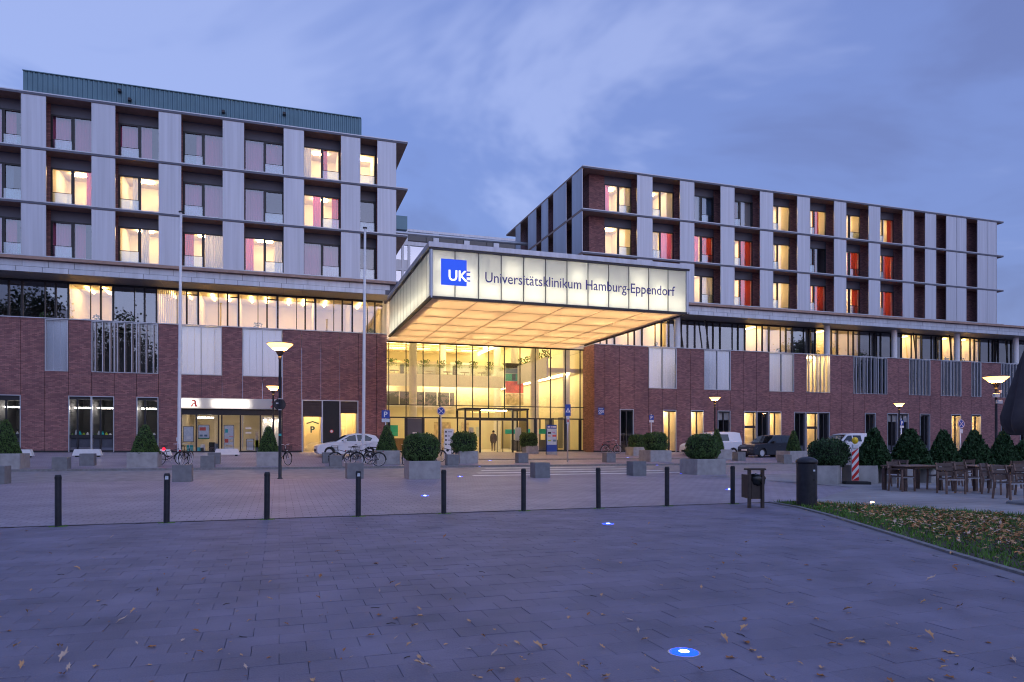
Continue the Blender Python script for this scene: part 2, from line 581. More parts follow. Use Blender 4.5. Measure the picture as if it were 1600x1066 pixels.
def edge_d(x, y):
    m = 9
    for ch in (low, upp):
        for p, q in zip(ch, ch[1:]):
            d = q - p; t = max(0, min(1, ((x - p.x) * d.x + (y - p.y) * d.y) / d.length_squared))
            m = min(m, math.hypot(p.x + d.x * t - x, p.y + d.y * t - y))
    return m


gr = MB(); n_ = 0
x0, x1 = 7, 18; y0, y1 = 4.2, 14.2
while n_ < 17000:
    x, y = rng.uniform(x0, x1), rng.uniform(y0, y1)
    if y < 5 and rng.random() < .5: continue
    if not in_poly(x, y, poly): continue
    n_ += 1
    h = rng.uniform(.03, .085) * (1.25 if edge_d(x, y) < .35 else 1); w = rng.uniform(.006, .012)
    t = rng.uniform(0, 6.3); l = rng.uniform(-.05, .05); l2 = rng.uniform(-.05, .05)
    cx, sx = math.cos(t) * w, math.sin(t) * w
    gr.add([(x - cx, y - sx, .01), (x + cx, y + sx, .01), (x + l, y + l2, .01 + h)], [(0, 1, 2)])
tag(gr.build('grass', 'grass'), 'short green grass blades covering the lawn wedge', 'grass', kind='stuff')


def leaf_pts(r, seed):
    "lobed outline of a fallen oak leaf, curled, as a fan of triangles"
    q = random.Random(seed); pts = []
    n = 12
    for k in range(n):
        t = 2 * math.pi * k / n
        e = (1.0 if k % 2 == 0 else .62) * q.uniform(.85, 1.12)
        x, y = math.cos(t) * r * e, math.sin(t) * r * .52 * e
        pts.append((x, y))
    c1, c2 = q.uniform(.6, 2.6), q.uniform(-1.2, 1.8)
    vs = [(0, 0, 0)] + [(x, y, (c1 * y * y + c2 * x * abs(x)) / r * .55 + q.uniform(-.002, .004)) for x, y in pts]
    m = min(v[2] for v in vs)
    vs = [(a, b, c - m + .003) for a, b, c in vs]
    fs = [(0, 1 + k, 1 + (k + 1) % n) for k in range(n)]
    tail = len(vs)
    vs += [(r * .95, -.003, .004 - 0 * m), (r * .95, .003, .004), (r * 1.35, 0, .008)]
    fs.append((tail, tail + 1, tail + 2))
    return vs, fs


LMATS = ['leaf_brown', 'leaf_tan', 'leaf_pale']
ll = [MB(), MB(), MB()]; n_ = 0
while n_ < 4200:
    x, y = rng.uniform(x0, x1), rng.uniform(y0, y1)
    if not in_poly(x, y, poly): continue
    d = edge_d(x, y)
    if rng.random() > min(1, (d - .15) / .8) ** 1.1 if d > .15 else rng.random() > .04: continue
    n_ += 1
    vs, fs = leaf_pts(rng.uniform(.03, .058), n_ % 40)
    t = rng.uniform(0, 6.3); c, s_ = math.cos(t), math.sin(t); tl = rng.uniform(-.35, .35); zz = rng.uniform(.03, .075)
    ll[rng.choice((0, 0, 0, 1, 1, 2))].add([(x + a * c - b * s_, y + a * s_ + b * c, zz + z * .7 + a * tl) for a, b, z in vs], fs)
lo_ = MB()
for k in range(3): lo_.add(ll[k].v, ll[k].f, k)
tag(lo_.build('leaf_litter', LMATS), 'drift of dry brown and tan fallen leaves lying on the grass', 'leaf litter', kind='stuff')

# edging stones along the lawn
ed = MB()
fine = []
for p, q in zip(low, low[1:]):
    k = max(1, int((q - p).length / .5))
    fine += [p + (q - p) * (i / k) for i in range(k)]
fine.append(low[-1])
for i, (p, q) in enumerate(zip(fine, fine[1:])):
    d = (q - p).normalized(); nr = Vector((-d.y, d.x, 0))
    if nr.x > 0: nr = -nr
    g = d * .004
    e = MB()
    a, b, c, f = p + g, q - g, q - g + nr * .09, p + g + nr * .09
    e.loft([[(v.x, v.y, -.05) for v in (a, b, c, f)], [(v.x, v.y, .028) for v in (a, b, c, f)]])
    e.build('edging_stone', 'kerb', lawn)
for i, (p, q) in enumerate(zip(fine, fine[1:])):
    if i > 26: break
    d = (q - p).normalized(); nr = Vector((-d.y, d.x, 0))
    if nr.x > 0: nr = -nr
    g = d * .004
    a, b, c, f = p + g + nr * .097, q - g + nr * .097, q - g + nr * .36, p + g + nr * .36
    e = MB(); e.loft([[(v.x, v.y, -.05) for v in (a, b, c, f)], [(v.x, v.y, -.002) for v in (a, b, c, f)]])
    e.build('edge_paver', 'paver_edge', forecourt)

# pavers in running bond; the nearest 300 singly, the rest joined
PW, PL = .255, .375
pav = []
row = 0
y = 1.9
while y + PW < 14.17:
    xl = -.32 * y - 3.2 + (PL / 2 if row % 2 else 0); k0 = math.floor(xl / PL)
    x = k0 * PL + (PL / 2 if row % 2 else 0)
    xr = lambda Y: lawn_x(Y, low) - .385
    while x < min(1.45 * y + 2.5, 12):
        a0, a1 = min(x + PL, xr(y)), min(x + PL, xr(y + PW))
        if a0 - x > .03 and a1 - x > .03: pav.append((x, y, a0, a1))
        x += PL
    y += PW; row += 1


def paver(mb, x, y, a0, a1, dz, tx, ty):
    g = .0014
    p = [(x + g, y + g), (a0 - g, y + g), (a1 - g, y + PW - g), (x + g, y + PW - g)]
    cx, cy_ = (x + a0) / 2, y + PW / 2
    zt = lambda X, Y: dz + (X - cx) * tx + (Y - cy_) * ty
    b = .0022
    q = [(x + g + b, y + g + b), (a0 - g - b, y + g + b), (a1 - g - b, y + PW - g - b), (x + g + b, y + PW - g - b)]
    mb.loft([[(X, Y, -.028) for X, Y in p], [(X, Y, zt(X, Y) - b) for X, Y in p], [(X, Y, zt(X, Y)) for X, Y in q]])


def vis_size(p):
    x, y = p[0] + .18, p[1] + .12
    t = x * SY + y * CY
    a = (x * CY - y * SY) / t
    if t < 3.2 or abs(a) > .76 or 1.5 / t > .36: return 0
    return 1 / t ** 3


order = sorted(range(len(pav)), key=lambda i: -vis_size(pav[i]))
near = set(order[:300])
rest = MB()
for i, p in enumerate(pav):
    dz, tx, ty = rng.uniform(-.0022, .0022), rng.uniform(-.006, .006), rng.uniform(-.006, .006)
    if i in near:
        m1 = MB(); paver(m1, *p, dz, tx, ty); m1.build('paver', 'paver', forecourt)
    else:
        paver(rest, *p, dz, tx, ty)
tag(rest.build('paver_field', 'paver', forecourt), kind='stuff')
bd = MB(); bd.add([(-10, 1.5, -.02), (13, 1.5, -.02), (13, 14.18, -.02), (-10, 14.18, -.02)], [(0, 1, 2, 3)])
tag(bd.build('paver_bed', 'bed'), kind='structure')

# terrace of paler slabs beside the lawn, a real sheet just above the forecourt
tq = [upp[0], upp[1], upp[2], upp[3], upp[4], upp[5], upp[6]]
tl_ = [gp(1288, 778), gp(1335, 762)]
te = MB()
top = [(upp[0].x, upp[0].y)] + [(p.x, p.y) for p in upp[1:]] + [(44, 6), (44, 30), (16.2, 24), (tl_[1].x, tl_[1].y), (tl_[0].x, tl_[0].y)]
te.add([(x, y, max(G(x, y), 0) + .012) for x, y in top], [tuple(range(len(top)))])
tag(te.build('terrace', 'terrace_slab'), kind='structure')

# road markings: the zebra crossing and the pale line of the drop-off kerb
zx0, zx1 = gp(748, 741).x, gp(1052, 737).x
for yy, zp in ((730.8, 758), (734.2, 752), (737.8, 746), (741.6, 739)):
    Y = gp(880, yy).y; zx0 = fx(zp, Y) + .3
    m1 = MB(); h = .22
    m1.add([(zx0 - .3, Y - h, G(zx0, Y - h) + .011), (zx1, Y - h, G(zx1, Y - h) + .011), (zx1, Y + h, G(zx1, Y + h) + .011), (zx0 - .3, Y + h, G(zx0, Y + h) + .011)], [(0, 1, 2, 3)])
    tag(m1.build('crossing_stripe', 'paint'), kind='structure')
m1 = MB(); Y = gp(860, 718.5).y
for a, b in ((10, 16), (16, 22), (22, 30)):
    m1.add([(a, Y, G(a, Y) - .02), (b, Y, G(b, Y) - .02), (b, Y, G(b, Y) + .05), (a, Y, G(a, Y) + .05), (a, Y + .5, G(a, Y + .5) + .05), (b, Y + .5, G(b, Y + .5) + .05)],
           [(0, 1, 2, 3), (3, 2, 5, 4)])
tag(m1.build('dropoff_kerb', 'kerb'), kind='structure')

# ================================================================= BUILDINGS
Z = lambda r: r + EYE                    # heights were measured from eye level
Z_TOP, Z_S2, Z_S3, Z_S4 = Z(22.1), Z(18.65), Z(15.18), Z(11.72)
Z_F1, Z_F0, Z_LEDGE, Z_MID = Z(11.38), Z(10.62), Z(7.82), Z(4.42)
REC = 1.0                                # the upper walls stand back behind the metal screens


def base_z(X):
    return G(X, 52) - .35


BA = thing('hospital_wing', 'brick and metal hospital wing with the pharmacy, left of the glowing canopy', 'building', (-8, D, G(-8, 52)), world=True)
BB = thing('hospital_wing', 'brick and metal hospital wing right of the glowing canopy', 'building', (46, D, G(46, 52)), world=True)


def shared(name, mb, mats, root, pts):
    me = mb.mesh(name, mats); o_ = OFF[root]; out = []
    for p in pts:
        o = put(name, me, root, (p[0] - o_[0], p[1] - o_[1], p[2] - o_[2])); OFF[o] = p
        out.append(o)
    return out


def curtain(x0, x1, y, z0, z1, folds, mt, root, amp=.035):
    mb = MB(); n = max(4, int(folds * 6)); vs = []
    for k in range(n + 1):
        x = x0 + (x1 - x0) * k / n; yy = y + amp * math.sin(k / 6 * 2 * math.pi + x0) + rng.uniform(-.006, .006)
        vs += [(x, yy, z0), (x, yy, z1)]
    mb.add(vs, [(2 * k, 2 * k + 2, 2 * k + 3, 2 * k + 1) for k in range(n)])
    return mb.build('curtain', mt, root, smooth=True)


def room(root, x0, x1, y0, y1, z0, z1, wall, lamp=None, lamps=1, floor='floor_int'):
    "inward walls of the room behind a window, with its own ceiling lamp if it is lit"
    t = .03; x0 += .05; x1 -= .05
    mb = MB()
    mb.box(x0, x1, y1, y1 + t, z0, z1)
    mb.box(x0 - t, x0, y0, y1, z0, z1); mb.box(x1, x1 + t, y0, y1, z0, z1)
    mb.box(x0, x1, y0, y1, z1, z1 + t); mb.box(x0, x1, y0, y1, z0 - t, z0, 1)
    rm = mb.build('room', [wall, floor], root)
    if lamp:
        for k in range(lamps):
            cx = x0 + (x1 - x0) * (k + .5) / lamps; cy_ = y0 + (y1 - y0) * .55
            lm = MB(); lm.box(cx - .5, cx + .5, cy_ - .14, cy_ + .14, z1 - .11, z1 - .05)
            lm.build('ceiling_lamp', lamp, rm)
    return rm


CUR = {'P': 'curtain_pink', 'R': 'curtain_red', 'W': 'curtain_white', 'B': 'curtain_blue'}


def upper_window(root, x0, x1, zs, code, side, yw=D + REC):
    """two-light window. code: three letters - curtain left, curtain right, L lit / . dark; side: which light opens"""
    zt = zs + 2.6; z0 = zs + .03; f = .07
    xm = x0 + (x1 - x0) * (.5 if x1 - x0 > 2 else .999)
    fr = MB()
    ya, yb = yw - .02, yw + .10
    fr.box(x0, x0 + f, ya, yb, z0, zt); fr.box(x1 - f, x1, ya, yb, z0, zt)
    fr.box(x0 + f, x1 - f, ya, yb, z0, z0 + f); fr.box(x0 + f, x1 - f, ya, yb, zt - f, zt)
    lights = [(x0 + f, x1 - f)]
    if x1 - x0 > 2:
        fr.box(xm - .06, xm + .06, ya - .01, yb, z0 + f, zt - f)
        lights = [(x0 + f, xm - .06), (xm + .06, x1 - f)]
    # sash of the opening light, standing a little proud
    a, b = lights[side if len(lights) > 1 else 0]
    s_ = .055
    fr.box(a, a + s_, ya - .03, ya, z0 + f, zt - f); fr.box(b - s_, b, ya - .03, ya, z0 + f, zt - f)
    fr.box(a + s_, b - s_, ya - .03, ya, zt - f - s_, zt - f)
    win = fr.build('window', 'frame', root)
    hd = MB(); hd.box(x0 + .002, x1 - .002, yw + .03, yw + .12, zt + .002, zs + 3.3); hd.build('header_panel', 'header', root)
    for (p, q) in lights:
        g = MB(); t1, t2 = rng.uniform(-.002, .002), rng.uniform(-.002, .002)
        g.add([(p, yw + .04 + t1, z0 + f), (q, yw + .04 - t1, z0 + f), (q, yw + .04 + t2, zt - f), (p, yw + .04 - t2, zt - f),
               (p, yw + .052 + t1, z0 + f), (q, yw + .052 - t1, z0 + f), (q, yw + .052 + t2, zt - f), (p, yw + .052 - t2, zt - f)],
              [(0, 1, 2, 3), (7, 6, 5, 4), (0, 4, 5, 1), (1, 5, 6, 2), (2, 6, 7, 3), (3, 7, 4, 0)])
        g.build('pane', 'glass', win)
    rl = MB(); rl.box(a, b, yw - .085, yw - .075, z0 + .05, z0 + .92)
    rl.build('balustrade', 'glass_rail', win)
    rr = MB(); rr.box(a - .02, b + .02, yw - .10, yw - .06, z0 + .92, z0 + .95); rr.build('rail', 'frame', win)
    lit = code[2] == 'L'
    room(root, x0 + .01, x1 - .01, yw + .105, yw + 3.6, zs, zs + 3.0, 'wall_room' if lit else 'wall_unlit', 'lamp_room' if lit else None)
    for k, (p, q) in enumerate(lights):
        c = code[k] if k < 2 else '-'
        if c == '-': continue
        lo = c.islower(); c = c.upper(); w = q - p
        if lo:                                        # drawn half open
            if rng.random() < .5: q = p + w * rng.uniform(.3, .55)
            else: p = q - w * rng.uniform(.3, .55)
        curtain(p, q, yw + .28, zs + .04, zs + 2.62, (q - p) / .16, CUR[c], win)


def slab_set(root, x0, x1, y0=D, ends=(0, 0), depth=1.5):
    for zs in (Z_TOP, Z_S2, Z_S3, Z_S4):
        sb = MB()
        sb.box(x0 - ends[0], x1 + ends[1], y0 - .06, y0 + depth, zs - .16, zs, 0)
        o = sb.build('floor_slab', 'soffit_brown', root)
        ed_ = MB(); ed_.box(x0 - ends[0] - .01, x1 + ends[1] + .01, y0 - .075, y0 - .062, zs - .03, zs + .03); ed_.build('edge_strip', 'alu', o)
        ed_ = MB(); ed_.box(x0 - ends[0] - .008, x1 + ends[1] + .008, y0 - .074, y0 - .063, zs - .168, zs - .032); ed_.build('edge_board', 'header', o)


def screen_panels(root, specs):
    for (x0, w) in specs:
        for zs in (Z_S2, Z_S3, Z_S4):
            mb = MB(); zt = zs + 3.28
            mb.box(x0, x0 + w, D - .03, D + .02, zs + .03, zt)
            p = mb.build('screen_panel', 'alu_panel', root)
            f = MB()
            f.box(x0 - .02, x0 - .002, D - .045, D + .03, zs + .03, zt); f.box(x0 + w + .002, x0 + w + .02, D - .045, D + .03, zs + .03, zt)
            f.build('panel_edge', 'alu', p)


# ---- left wing, upper storeys
LP = [-27.3, -23.36, -19.4, -15.46, -11.54, -7.6, -3.64, .33, 4.25, 6.85]
PWD = 1.33
slab_set(BA, -28.5, 8.2, ends=(0, .84), depth=10)
screen_panels(BA, [(x, PWD) for x in LP])
ROWS_A = {  # top, middle, lowest; gaps from the left
    0: ['P--', 'P--', 'Pp.', 'PP.', 'Pp.', 'pP.', 'PP.', 'wrL', '-WL'],
    1: ['P--', 'P--', 'Pb.', '-pL', 'w-L', 'PP.', 'P-.', 'prL', '-W.'],
    2: ['P--', 'P--', 'Pp.', 'Pp.', '-wL', 'rWL', 'pwL', 'PP.', '-W.'],
}
for r_, zs in enumerate((Z_S2, Z_S3, Z_S4)):
    for k in range(len(LP) - 1):
        if k < 2: continue
        x0, x1 = LP[k] + PWD, LP[k + 1]
        upper_window(BA, x0, x1, zs, ROWS_A[r_][k], [1, 0, 1, 0, 0, 0, 1, 1, 0][k])
for zs in (Z_S2, Z_S3, Z_S4):                      # brick piers behind the screens
    for k, x in enumerate(LP):
        if k < 2: continue
        mb = MB(); mb.box(x + .001, x + PWD - .001, D + REC - .02, D + REC + .3, zs + .002, zs + 3.288); mb.build('brick_pier', 'brick_dark', BA)
mb = MB(); mb.box(-28.4, 8.15, D + 9.6, D + 10, Z_LEDGE, Z_TOP - .17); mb.box(8.15, 8.4, D + REC + .35, D + 10, Z_S4, Z_TOP - .17)
mb.box(-28.4, -17.95, D + REC, D + REC + .3, Z_S4, Z_TOP - .17)
mb.build('outer_wall', 'brick_dark', BA)
# corrugated plant-room screen on the roof
mb = MB(); zz0, zz1 = Z_TOP + .002, Z(23.55)
gx0, gx1 = fx(36, D + .35), fx(563.5, D + .35); n = int((gx1 - gx0) / .14)
vs = []
for k in range(n + 1):
    yy = D + .35 + (.045 if k % 2 else 0)
    for dx in (0, .07):
        x = gx0 + (gx1 - gx0) * (k + (.5 if dx else 0)) / n
        vs += [(x, yy, zz0), (x, yy, zz1)]
fs = [(2 * k, 2 * k + 2, 2 * k + 3, 2 * k + 1) for k in range(len(vs) // 2 - 1)]
mb.add(vs, fs)
mb.box(gx0, gx1, D + .42, D + 7, zz0, zz1 - .02)
rs = mb.build('roof_screen', 'green_metal', BA)
mb = MB(); mb.box(gx0 - .03, gx1 + .03, D + .3, D + 7.02, zz1 + .001, zz1 + .05); mb.build('coping', 'green_metal', rs)
for px_, py_ in ((187, 142), (203, 156), (349, 175), (444, 178)):
    t = fx(px_, D + .3); z = Z((688 - py_) / 1100 * (t * SY + (D + .3) * CY))
    mb = MB(); mb.bbox(t - .1, t + .1, D + .12, D + .34, z - .1, z + .08); mb.build('floodlight', 'dark_metal', rs)

# ---- fascia band and soffit (both wings)


def fascia(root, x0, x1, shift=0):
    pl, st = [], 1.44
    up = MB(); up.box(.013, st - .013, 0, .04, .018, .405)
    dn = MB(); dn.box(.013, st - .013, 0, .04, .002, .322)
    x = x0; k = 0; pu, pd = [], []
    while x < x1 - st * .9:
        pu.append((x, D - .30, Z_F0 + .33)); pd.append((x - .33 if x > x0 else x, D - .345, Z_F0)); x += st
    shared('cladding_panel', up, 'fascia', root, pu); shared('cladding_panel', dn, 'fascia', root, pd)
    b = MB(); b.box(x0, x1, D - .25, D + .6, Z_F0 + .02, Z_S4 - .17); b.box(x0, x1, D - .26, D + 4.3, Z_F0 + .335, Z_F0 + .36)
    b.build('fascia_backing', 'header', root)
    s_ = MB(); y = D - .24
    x = x0
    while x < x1 - .1:
        s_.box(x + .008, min(x + 1.3, x1) - .008, D - .24, D + 2.2, Z_F0 - .008, Z_F0 + .015); x += 1.3
    s_.build('soffit_lining', 'soffit_grey', root)
    e = MB(); e.box(x0, x1, D - .62, D + .3, Z_S4 - .34, Z_S4 - .165); e.build('drip_edge', 'soffit_brown', root)


fascia(BA, -28.3, 8.1)
fascia(BB, 24.0, 82.0)


def brick_wall(root, edges, openings, ztop=Z_LEDGE - .06, extra=None, zm=Z_MID):
    """columns of brick between expansion joints; openings[(i)] = list of (z0, z1) cut out of column i"""
    for i, (a, b) in enumerate(zip(edges, edges[1:])):
        cuts = sorted(openings.get(i, []))
        levels = [base_z((a + b) / 2)]
        spans = []; z = levels[0]
        for c0, c1 in cuts:
            if c0 > z + .02: spans.append((z, c0))
            z = c1
        if ztop > z + .02: spans.append((z, ztop))
        for (p, q) in spans:
            parts = [(p, q)]
            if p < zm - .3 and q > zm + .3: parts = [(p, zm - .006), (zm + .006, q)]
            for (u, w) in parts:
                mb = MB(); mb.box(a + .014, b - .014, D, D + .28, u, w); mb.build('brick_panel', 'brick', root)


def pod_window(root, x0, x1, z0, z1, kind, lit=False, pad=.05):
    "podium window in the brick: kind frosted / fins / plain"
    fr = MB(); ya = D - .03
    f = .045
    fr.box(x0, x0 + f, ya, D + .25, z0, z1); fr.box(x1 - f, x1, ya, D + .25, z0, z1)
    fr.box(x0 + f, x1 - f, ya, D + .25, z0, z0 + f); fr.box(x0 + f, x1 - f, ya, D + .25, z1 - f, z1)
    n = max(1, round((x1 - x0) / 1.32))
    if kind != 'plain':
        for k in range(1, n): fr.box(x0 + (x1 - x0) * k / n - .03, x0 + (x1 - x0) * k / n + .03, ya, D + .2, z0 + f, z1 - f)
    w = fr.build('window', 'alu' if kind != 'plain' else 'alu', root)
    nl = n * 3
    for k in range(nl):
        a = x0 + f + (x1 - x0 - 2 * f) * k / nl; b = x0 + f + (x1 - x0 - 2 * f) * (k + 1) / nl
        m_ = MB()
        if kind == 'frosted':
            m_.box(a + .012, b - .012, D + .06, D + .075, z0 + f, z1 - f); m_.build('pane', 'glass_frost', w)
        elif kind == 'fins':
            m_.box(a + .005, b - .005, D + .12, D + .135, z0 + f, z1 - f); m_.build('pane', 'glass', w)
            m2 = MB(); m2.box(a + .16, a + .205, D - .14, D + .05, z0 + .02, z1 - .02); m2.build('fin', 'alu', w)
    if kind == 'frosted':
        m_ = MB(); m_.box(x0 + f, x1 - f, D + .16, D + .165, z0 + f, z1 - f); m_.build('blind', 'frosted_window', w)
    room(root, x0, x1, D + .26, D + 3.2, z0 - .2, z1 + .05, 'wall_room' if lit else 'wall_unlit', 'lamp_room' if lit else None, n)
    return w


def door_bay(root, x0, x1, z0, z1, lit, head=.0, split=.5, mid=0., blind=0.):
    "full-height ground-floor light: frame, panes, room behind"
    fr = MB(); ya, yb = D + .08, D + .2; f = .05
    fr.box(x0, x0 + f, D - .02, yb, z0, z1); fr.box(x1 - f, x1, D - .02, yb, z0, z1)
    fr.box(x0 + f, x1 - f, D - .02, yb, z1 - f, z1)
    w = fr.build('window', 'alu', root)
    d = MB(); xm = x0 + (x1 - x0) * split
    d.box(xm - .05, xm + .05, ya, yb - .01, z0, z1 - f)
    if head: d.box(x0 + f, x1 - f, ya - .01, yb - .02, z1 - f - head, z1 - f)
    if mid: d.box(x0 + f, x1 - f, ya + .005, yb - .015, z0 + mid, z0 + mid + .22)
    d.box(x0 + f, x1 - f, ya + .004, yb - .012, z0, z0 + .12)
    d.build('mullion', 'frame', w)
    for a, b in ((x0 + f, xm - .05), (xm + .05, x1 - f)):
        if b - a < .1: continue
        g = MB(); g.box(a, b, ya + .05, ya + .062, z0 + .12, z1 - f - head); g.build('pane', 'glass', w)
    if blind:
        b_ = MB(); b_.box(x0 + f, x1 - f, ya + .1, ya + .11, z1 - blind, z1 - f); b_.build('blind', 'curtain_white', w)
    room(root, x0, x1, D + .21, D + 3.4, z0 - .05, z1 + .05, 'wall_room' if lit else 'wall_unlit', 'lamp_room' if lit else None)
    return w


def ledge(root, x0, x1):
    mb = MB(); mb.box(x0, x1, D - .07, D + 2.3, Z_LEDGE - .055, Z_LEDGE); mb.build('ledge', 'alu', root)


# ---- left podium
EA = [7.53] + [6.77 - 1.31 * k for k in range(0, 24)]
EA = EA[::-1]; nA = len(EA) - 2                    # column index by joint number: joints k .. k+1
col_of = lambda k: len(EA) - 2 - (k + 1)           # column between joint k+1 (left) and joint k
xk = lambda k: 6.77 - 1.31 * k
HEAD = Z(2.87)
OA = {}
GF = lambda k0, k1: (xk(k1), xk(k0))
LWIN = [(15, 16, 'frosted', False), (11, 14, 'fins', False), (8, 10, 'frosted', True), (5, 7, 'frosted', False), (20, 22, 'fins', False)]
for k0, k1, kd, lit in LWIN:
    for k in range(k0, k1): OA.setdefault(col_of(k), []).append((Z_MID, Z_LEDGE - .08))
    pod_window(BA, xk(k1) + .01, xk(k0) - .01, Z_MID + .005, Z_LEDGE - .085, kd, lit)
GL = [(17, 19), (13, 15), (11, 12), (5, 10), (1, 4)]
for k0, k1 in GL:
    for k in range(k0, k1): OA.setdefault(col_of(k), []).append((base_z(0) - 1, HEAD))
brick_wall(BA, EA, OA)
ledge(BA, -24.7, 7.53)
mb = MB()                                           # dark plinth course
for a, b in zip(EA, EA[1:]):
    if col_of(0) and any(xk(k1) - .01 <= a and b <= xk(k0) + .01 for k0, k1 in GL): continue
    mb.box(a, b, D - .012, D + .1, G(a, 52) - .2, G(a, 52) + .11)
mb.build('plinth', 'black', BA)
z0 = G(-16, 52)
door_bay(BA, xk(19), xk(18), z0, HEAD, True, .25, .45, .0); door_bay(BA, xk(18), xk(17), z0, HEAD, False, .3, .38, .95)
door_bay(BA, xk(15), xk(14), z0, HEAD, False, .18, .38, .9); door_bay(BA, xk(14), xk(13), z0, HEAD, False, .18, .38, .9)
door_bay(BA, xk(12), xk(11), z0, HEAD, False, .18, .38, .9)
for k in (17.55, 14.55, 13.55, 11.55):               # strip lights, stock and lower panels of the shop stores
    xw = xk(k)
    mb = MB(); mb.box(xw - .45, xw + .45, D + .9, D + 1.0, HEAD - .78, HEAD - .70); mb.build('strip_light', 'lamp_white', BA)
    mb = MB(); mb.box(xw - .6, xw + .6, D + .19, D + .22, z0 + .0, z0 + .95); mb.build('lower_panel', 'header', BA)
    for q in range(5):
        x = xw - .5 + q * .22; h = rng.uniform(.1, .35)
        mb = MB(); mb.lathe([(.07, 0), (.09, h * .3), (.06, h * .6), (.02, h)], 8, (x, D + .55, z0 + 1.1))
        mb.build('stock_item', ['plant_green', 'white', 'teal', 'lime', 'white'][q % 5], BA)
    mb = MB(); mb.box(xw - .62, xw + .62, D + .4, D + .8, z0 + 1.02, z0 + 1.1); mb.build('shelf', 'white', BA)
    
# ---- pharmacy shopfront
PX0, PX1 = xk(10), xk(5)
pz = G(-3, 52)
PH = thing('pharmacy_shopfront', 'glazed pharmacy shopfront with posters under its white light sign', 'shopfront', (-3, D, pz), world=True)
s0 = HEAD - .72
mb = MB()
fr_x = [PX0, PX0 + .95, PX0 + 2.35, PX0 + 2.55, PX0 + 3.75, PX0 + 5.05, PX1 - .05]
for x in fr_x: mb.box(x, x + .09, D + .12, D + .24, pz, s0 + .3)
mb.box(PX0, PX1, D + .125, D + .235, pz, pz + .1); mb.box(PX0, PX1, D + .13, D + .23, s0 - .42, s0 - .0)
mb.build('frame', 'frame', PH)
for a, b in zip(fr_x, fr_x[1:]):
    if b - a < .3: continue
    g = MB(); g.box(a + .09, b, D + .17, D + .18, pz + .1, s0 - .42); g.build('pane', 'glass', PH)
room(PH, PX0, PX1, D + .3, D + 6, pz - .02, HEAD, 'wall_room')
mb = MB(); mb.box(PX0 + 1, PX0 + 2, D + .9, D + .97, s0 - .62, s0 - .55); mb.build('tube_lamp', 'lamp_white', PH)
mb = MB(); mb.box(PX0 + 3.9, PX0 + 4.9, D + 3.0, D + 3.4, s0 - .3, s0 - .25); mb.build('ceiling_lamp', 'lamp_shop', PH)
mb = MB(); mb.box(PX0 + .3, PX0 + 3.0, D + 3.5, D + 3.7, s0 - .2, s0 - .16); mb.build('ceiling_lamp', 'lamp_shop', PH)
# bright display window on the right
mb = MB(); mb.box(PX0 + 5.2, PX1 - .08, D + 1.2, D + 1.25, pz + .05, s0 - .5); mb.build('display_back', 'white', PH)
mb = MB(); mb.box(PX0 + 5.2, PX1 - .1, D + .5, D + .56, s0 - .66, s0 - .6)
rail = mb.build('lamp_rail', 'white', PH)
for k in range(3):
    mb = MB(); x = PX0 + 5.4 + k * .45; mb.cyl((x, D + .55, s0 - .7), (x, D + .6, s0 - .8), .05, .07, 10); mb.build('spot_lamp', 'lamp_shop_hot', rail)


def poster(root, x0, x1, z0, z1, y, bands):
    b = MB(); b.box(x0 - .03, x1 + .03, y, y + .02, z0 - .03, z1 + .03); p = b.build('poster', 'dark_metal', root)
    s = MB(); s.box(x0, x1, y - .006, y - .001, z0, z1); s.build('sheet', 'poster', p)
    for (u0, u1, v0, v1, mt) in bands:
        q = MB(); w, h = x1 - x0, z1 - z0
        q.box(x0 + u0 * w, x0 + u1 * w, y - .012, y - .008, z0 + v0 * h, z0 + v1 * h); q.build('print', mt, p)


poster(PH, PX0 + 1.12, PX0 + 1.78, pz + .95, pz + 1.85, D + .22, [(.1, .7, .6, .85, 'art_red'), (0, 1, 0, .06, 'art_green'), (.1, .4, .15, .3, 'curtain_blue'), (.55, .85, .15, .3, 'curtain_blue')])
poster(PH, PX0 + 2.75, PX0 + 3.35, pz + .2, pz + 1.85, D + .22, [(.1, .4, .7, .85, 'teal'), (.05, .45, .28, .44, 'art_red'), (.55, .9, .3, .42, 'art_cream'), (.1, .9, .08, .2, 'art_cream'), (.5, .95, .52, .54, 'sign_red')])
poster(PH, PX0 + .2, PX0 + .8, pz + .75, pz + 1.75, D + .22, [(.3, .75, .15, .35, 'white')])
poster(PH, PX0 + 4.2, PX0 + 4.62, pz + .15, pz + .9, D + .22, [(.1, .9, .75, .85, 'art_cream'), (.1, .9, .2, .6, 'curtain_white')])
poster(PH, PX0 + 5.45, PX0 + 5.95, pz + .95, pz + 1.7, D + .9, [(.1, .8, .5, .8, 'art_red'), (.1, .8, .1, .4, 'curtain_blue')])
for (x, w, h, mt) in ((PX0 + .35, .4, .5, 'teal'), (PX0 + 1.0, .45, .35, 'teal'), (PX0 + 1.2, .3, .55, 'white'), (PX0 + 1.75, .4, .7, 'black'), (PX0 + 2.1, .2, .6, 'curtain_blue'), (PX0 + 4.72, .26, .85, 'lime'), (PX0 + 4.75, .22, 1.5, 'art_cream')):
    b = MB(); b.bbox(x, x + w, D + .5, D + .75, pz, pz + h); b.build('display_stand', mt, PH)
for z in (pz + 1.3, pz + 1.62):
    b = MB(); b.box(PX0 + 4.12, PX0 + 4.5, D + .155, D + .162, z, z + .1); b.build('notice', 'white', PH)
b = MB(); b.cyl((PX0 + 3.95, D + .07, pz + .25), (PX0 + 3.95, D + .07, s0 - .45), .025); b.build('door_handle', 'alu', PH)

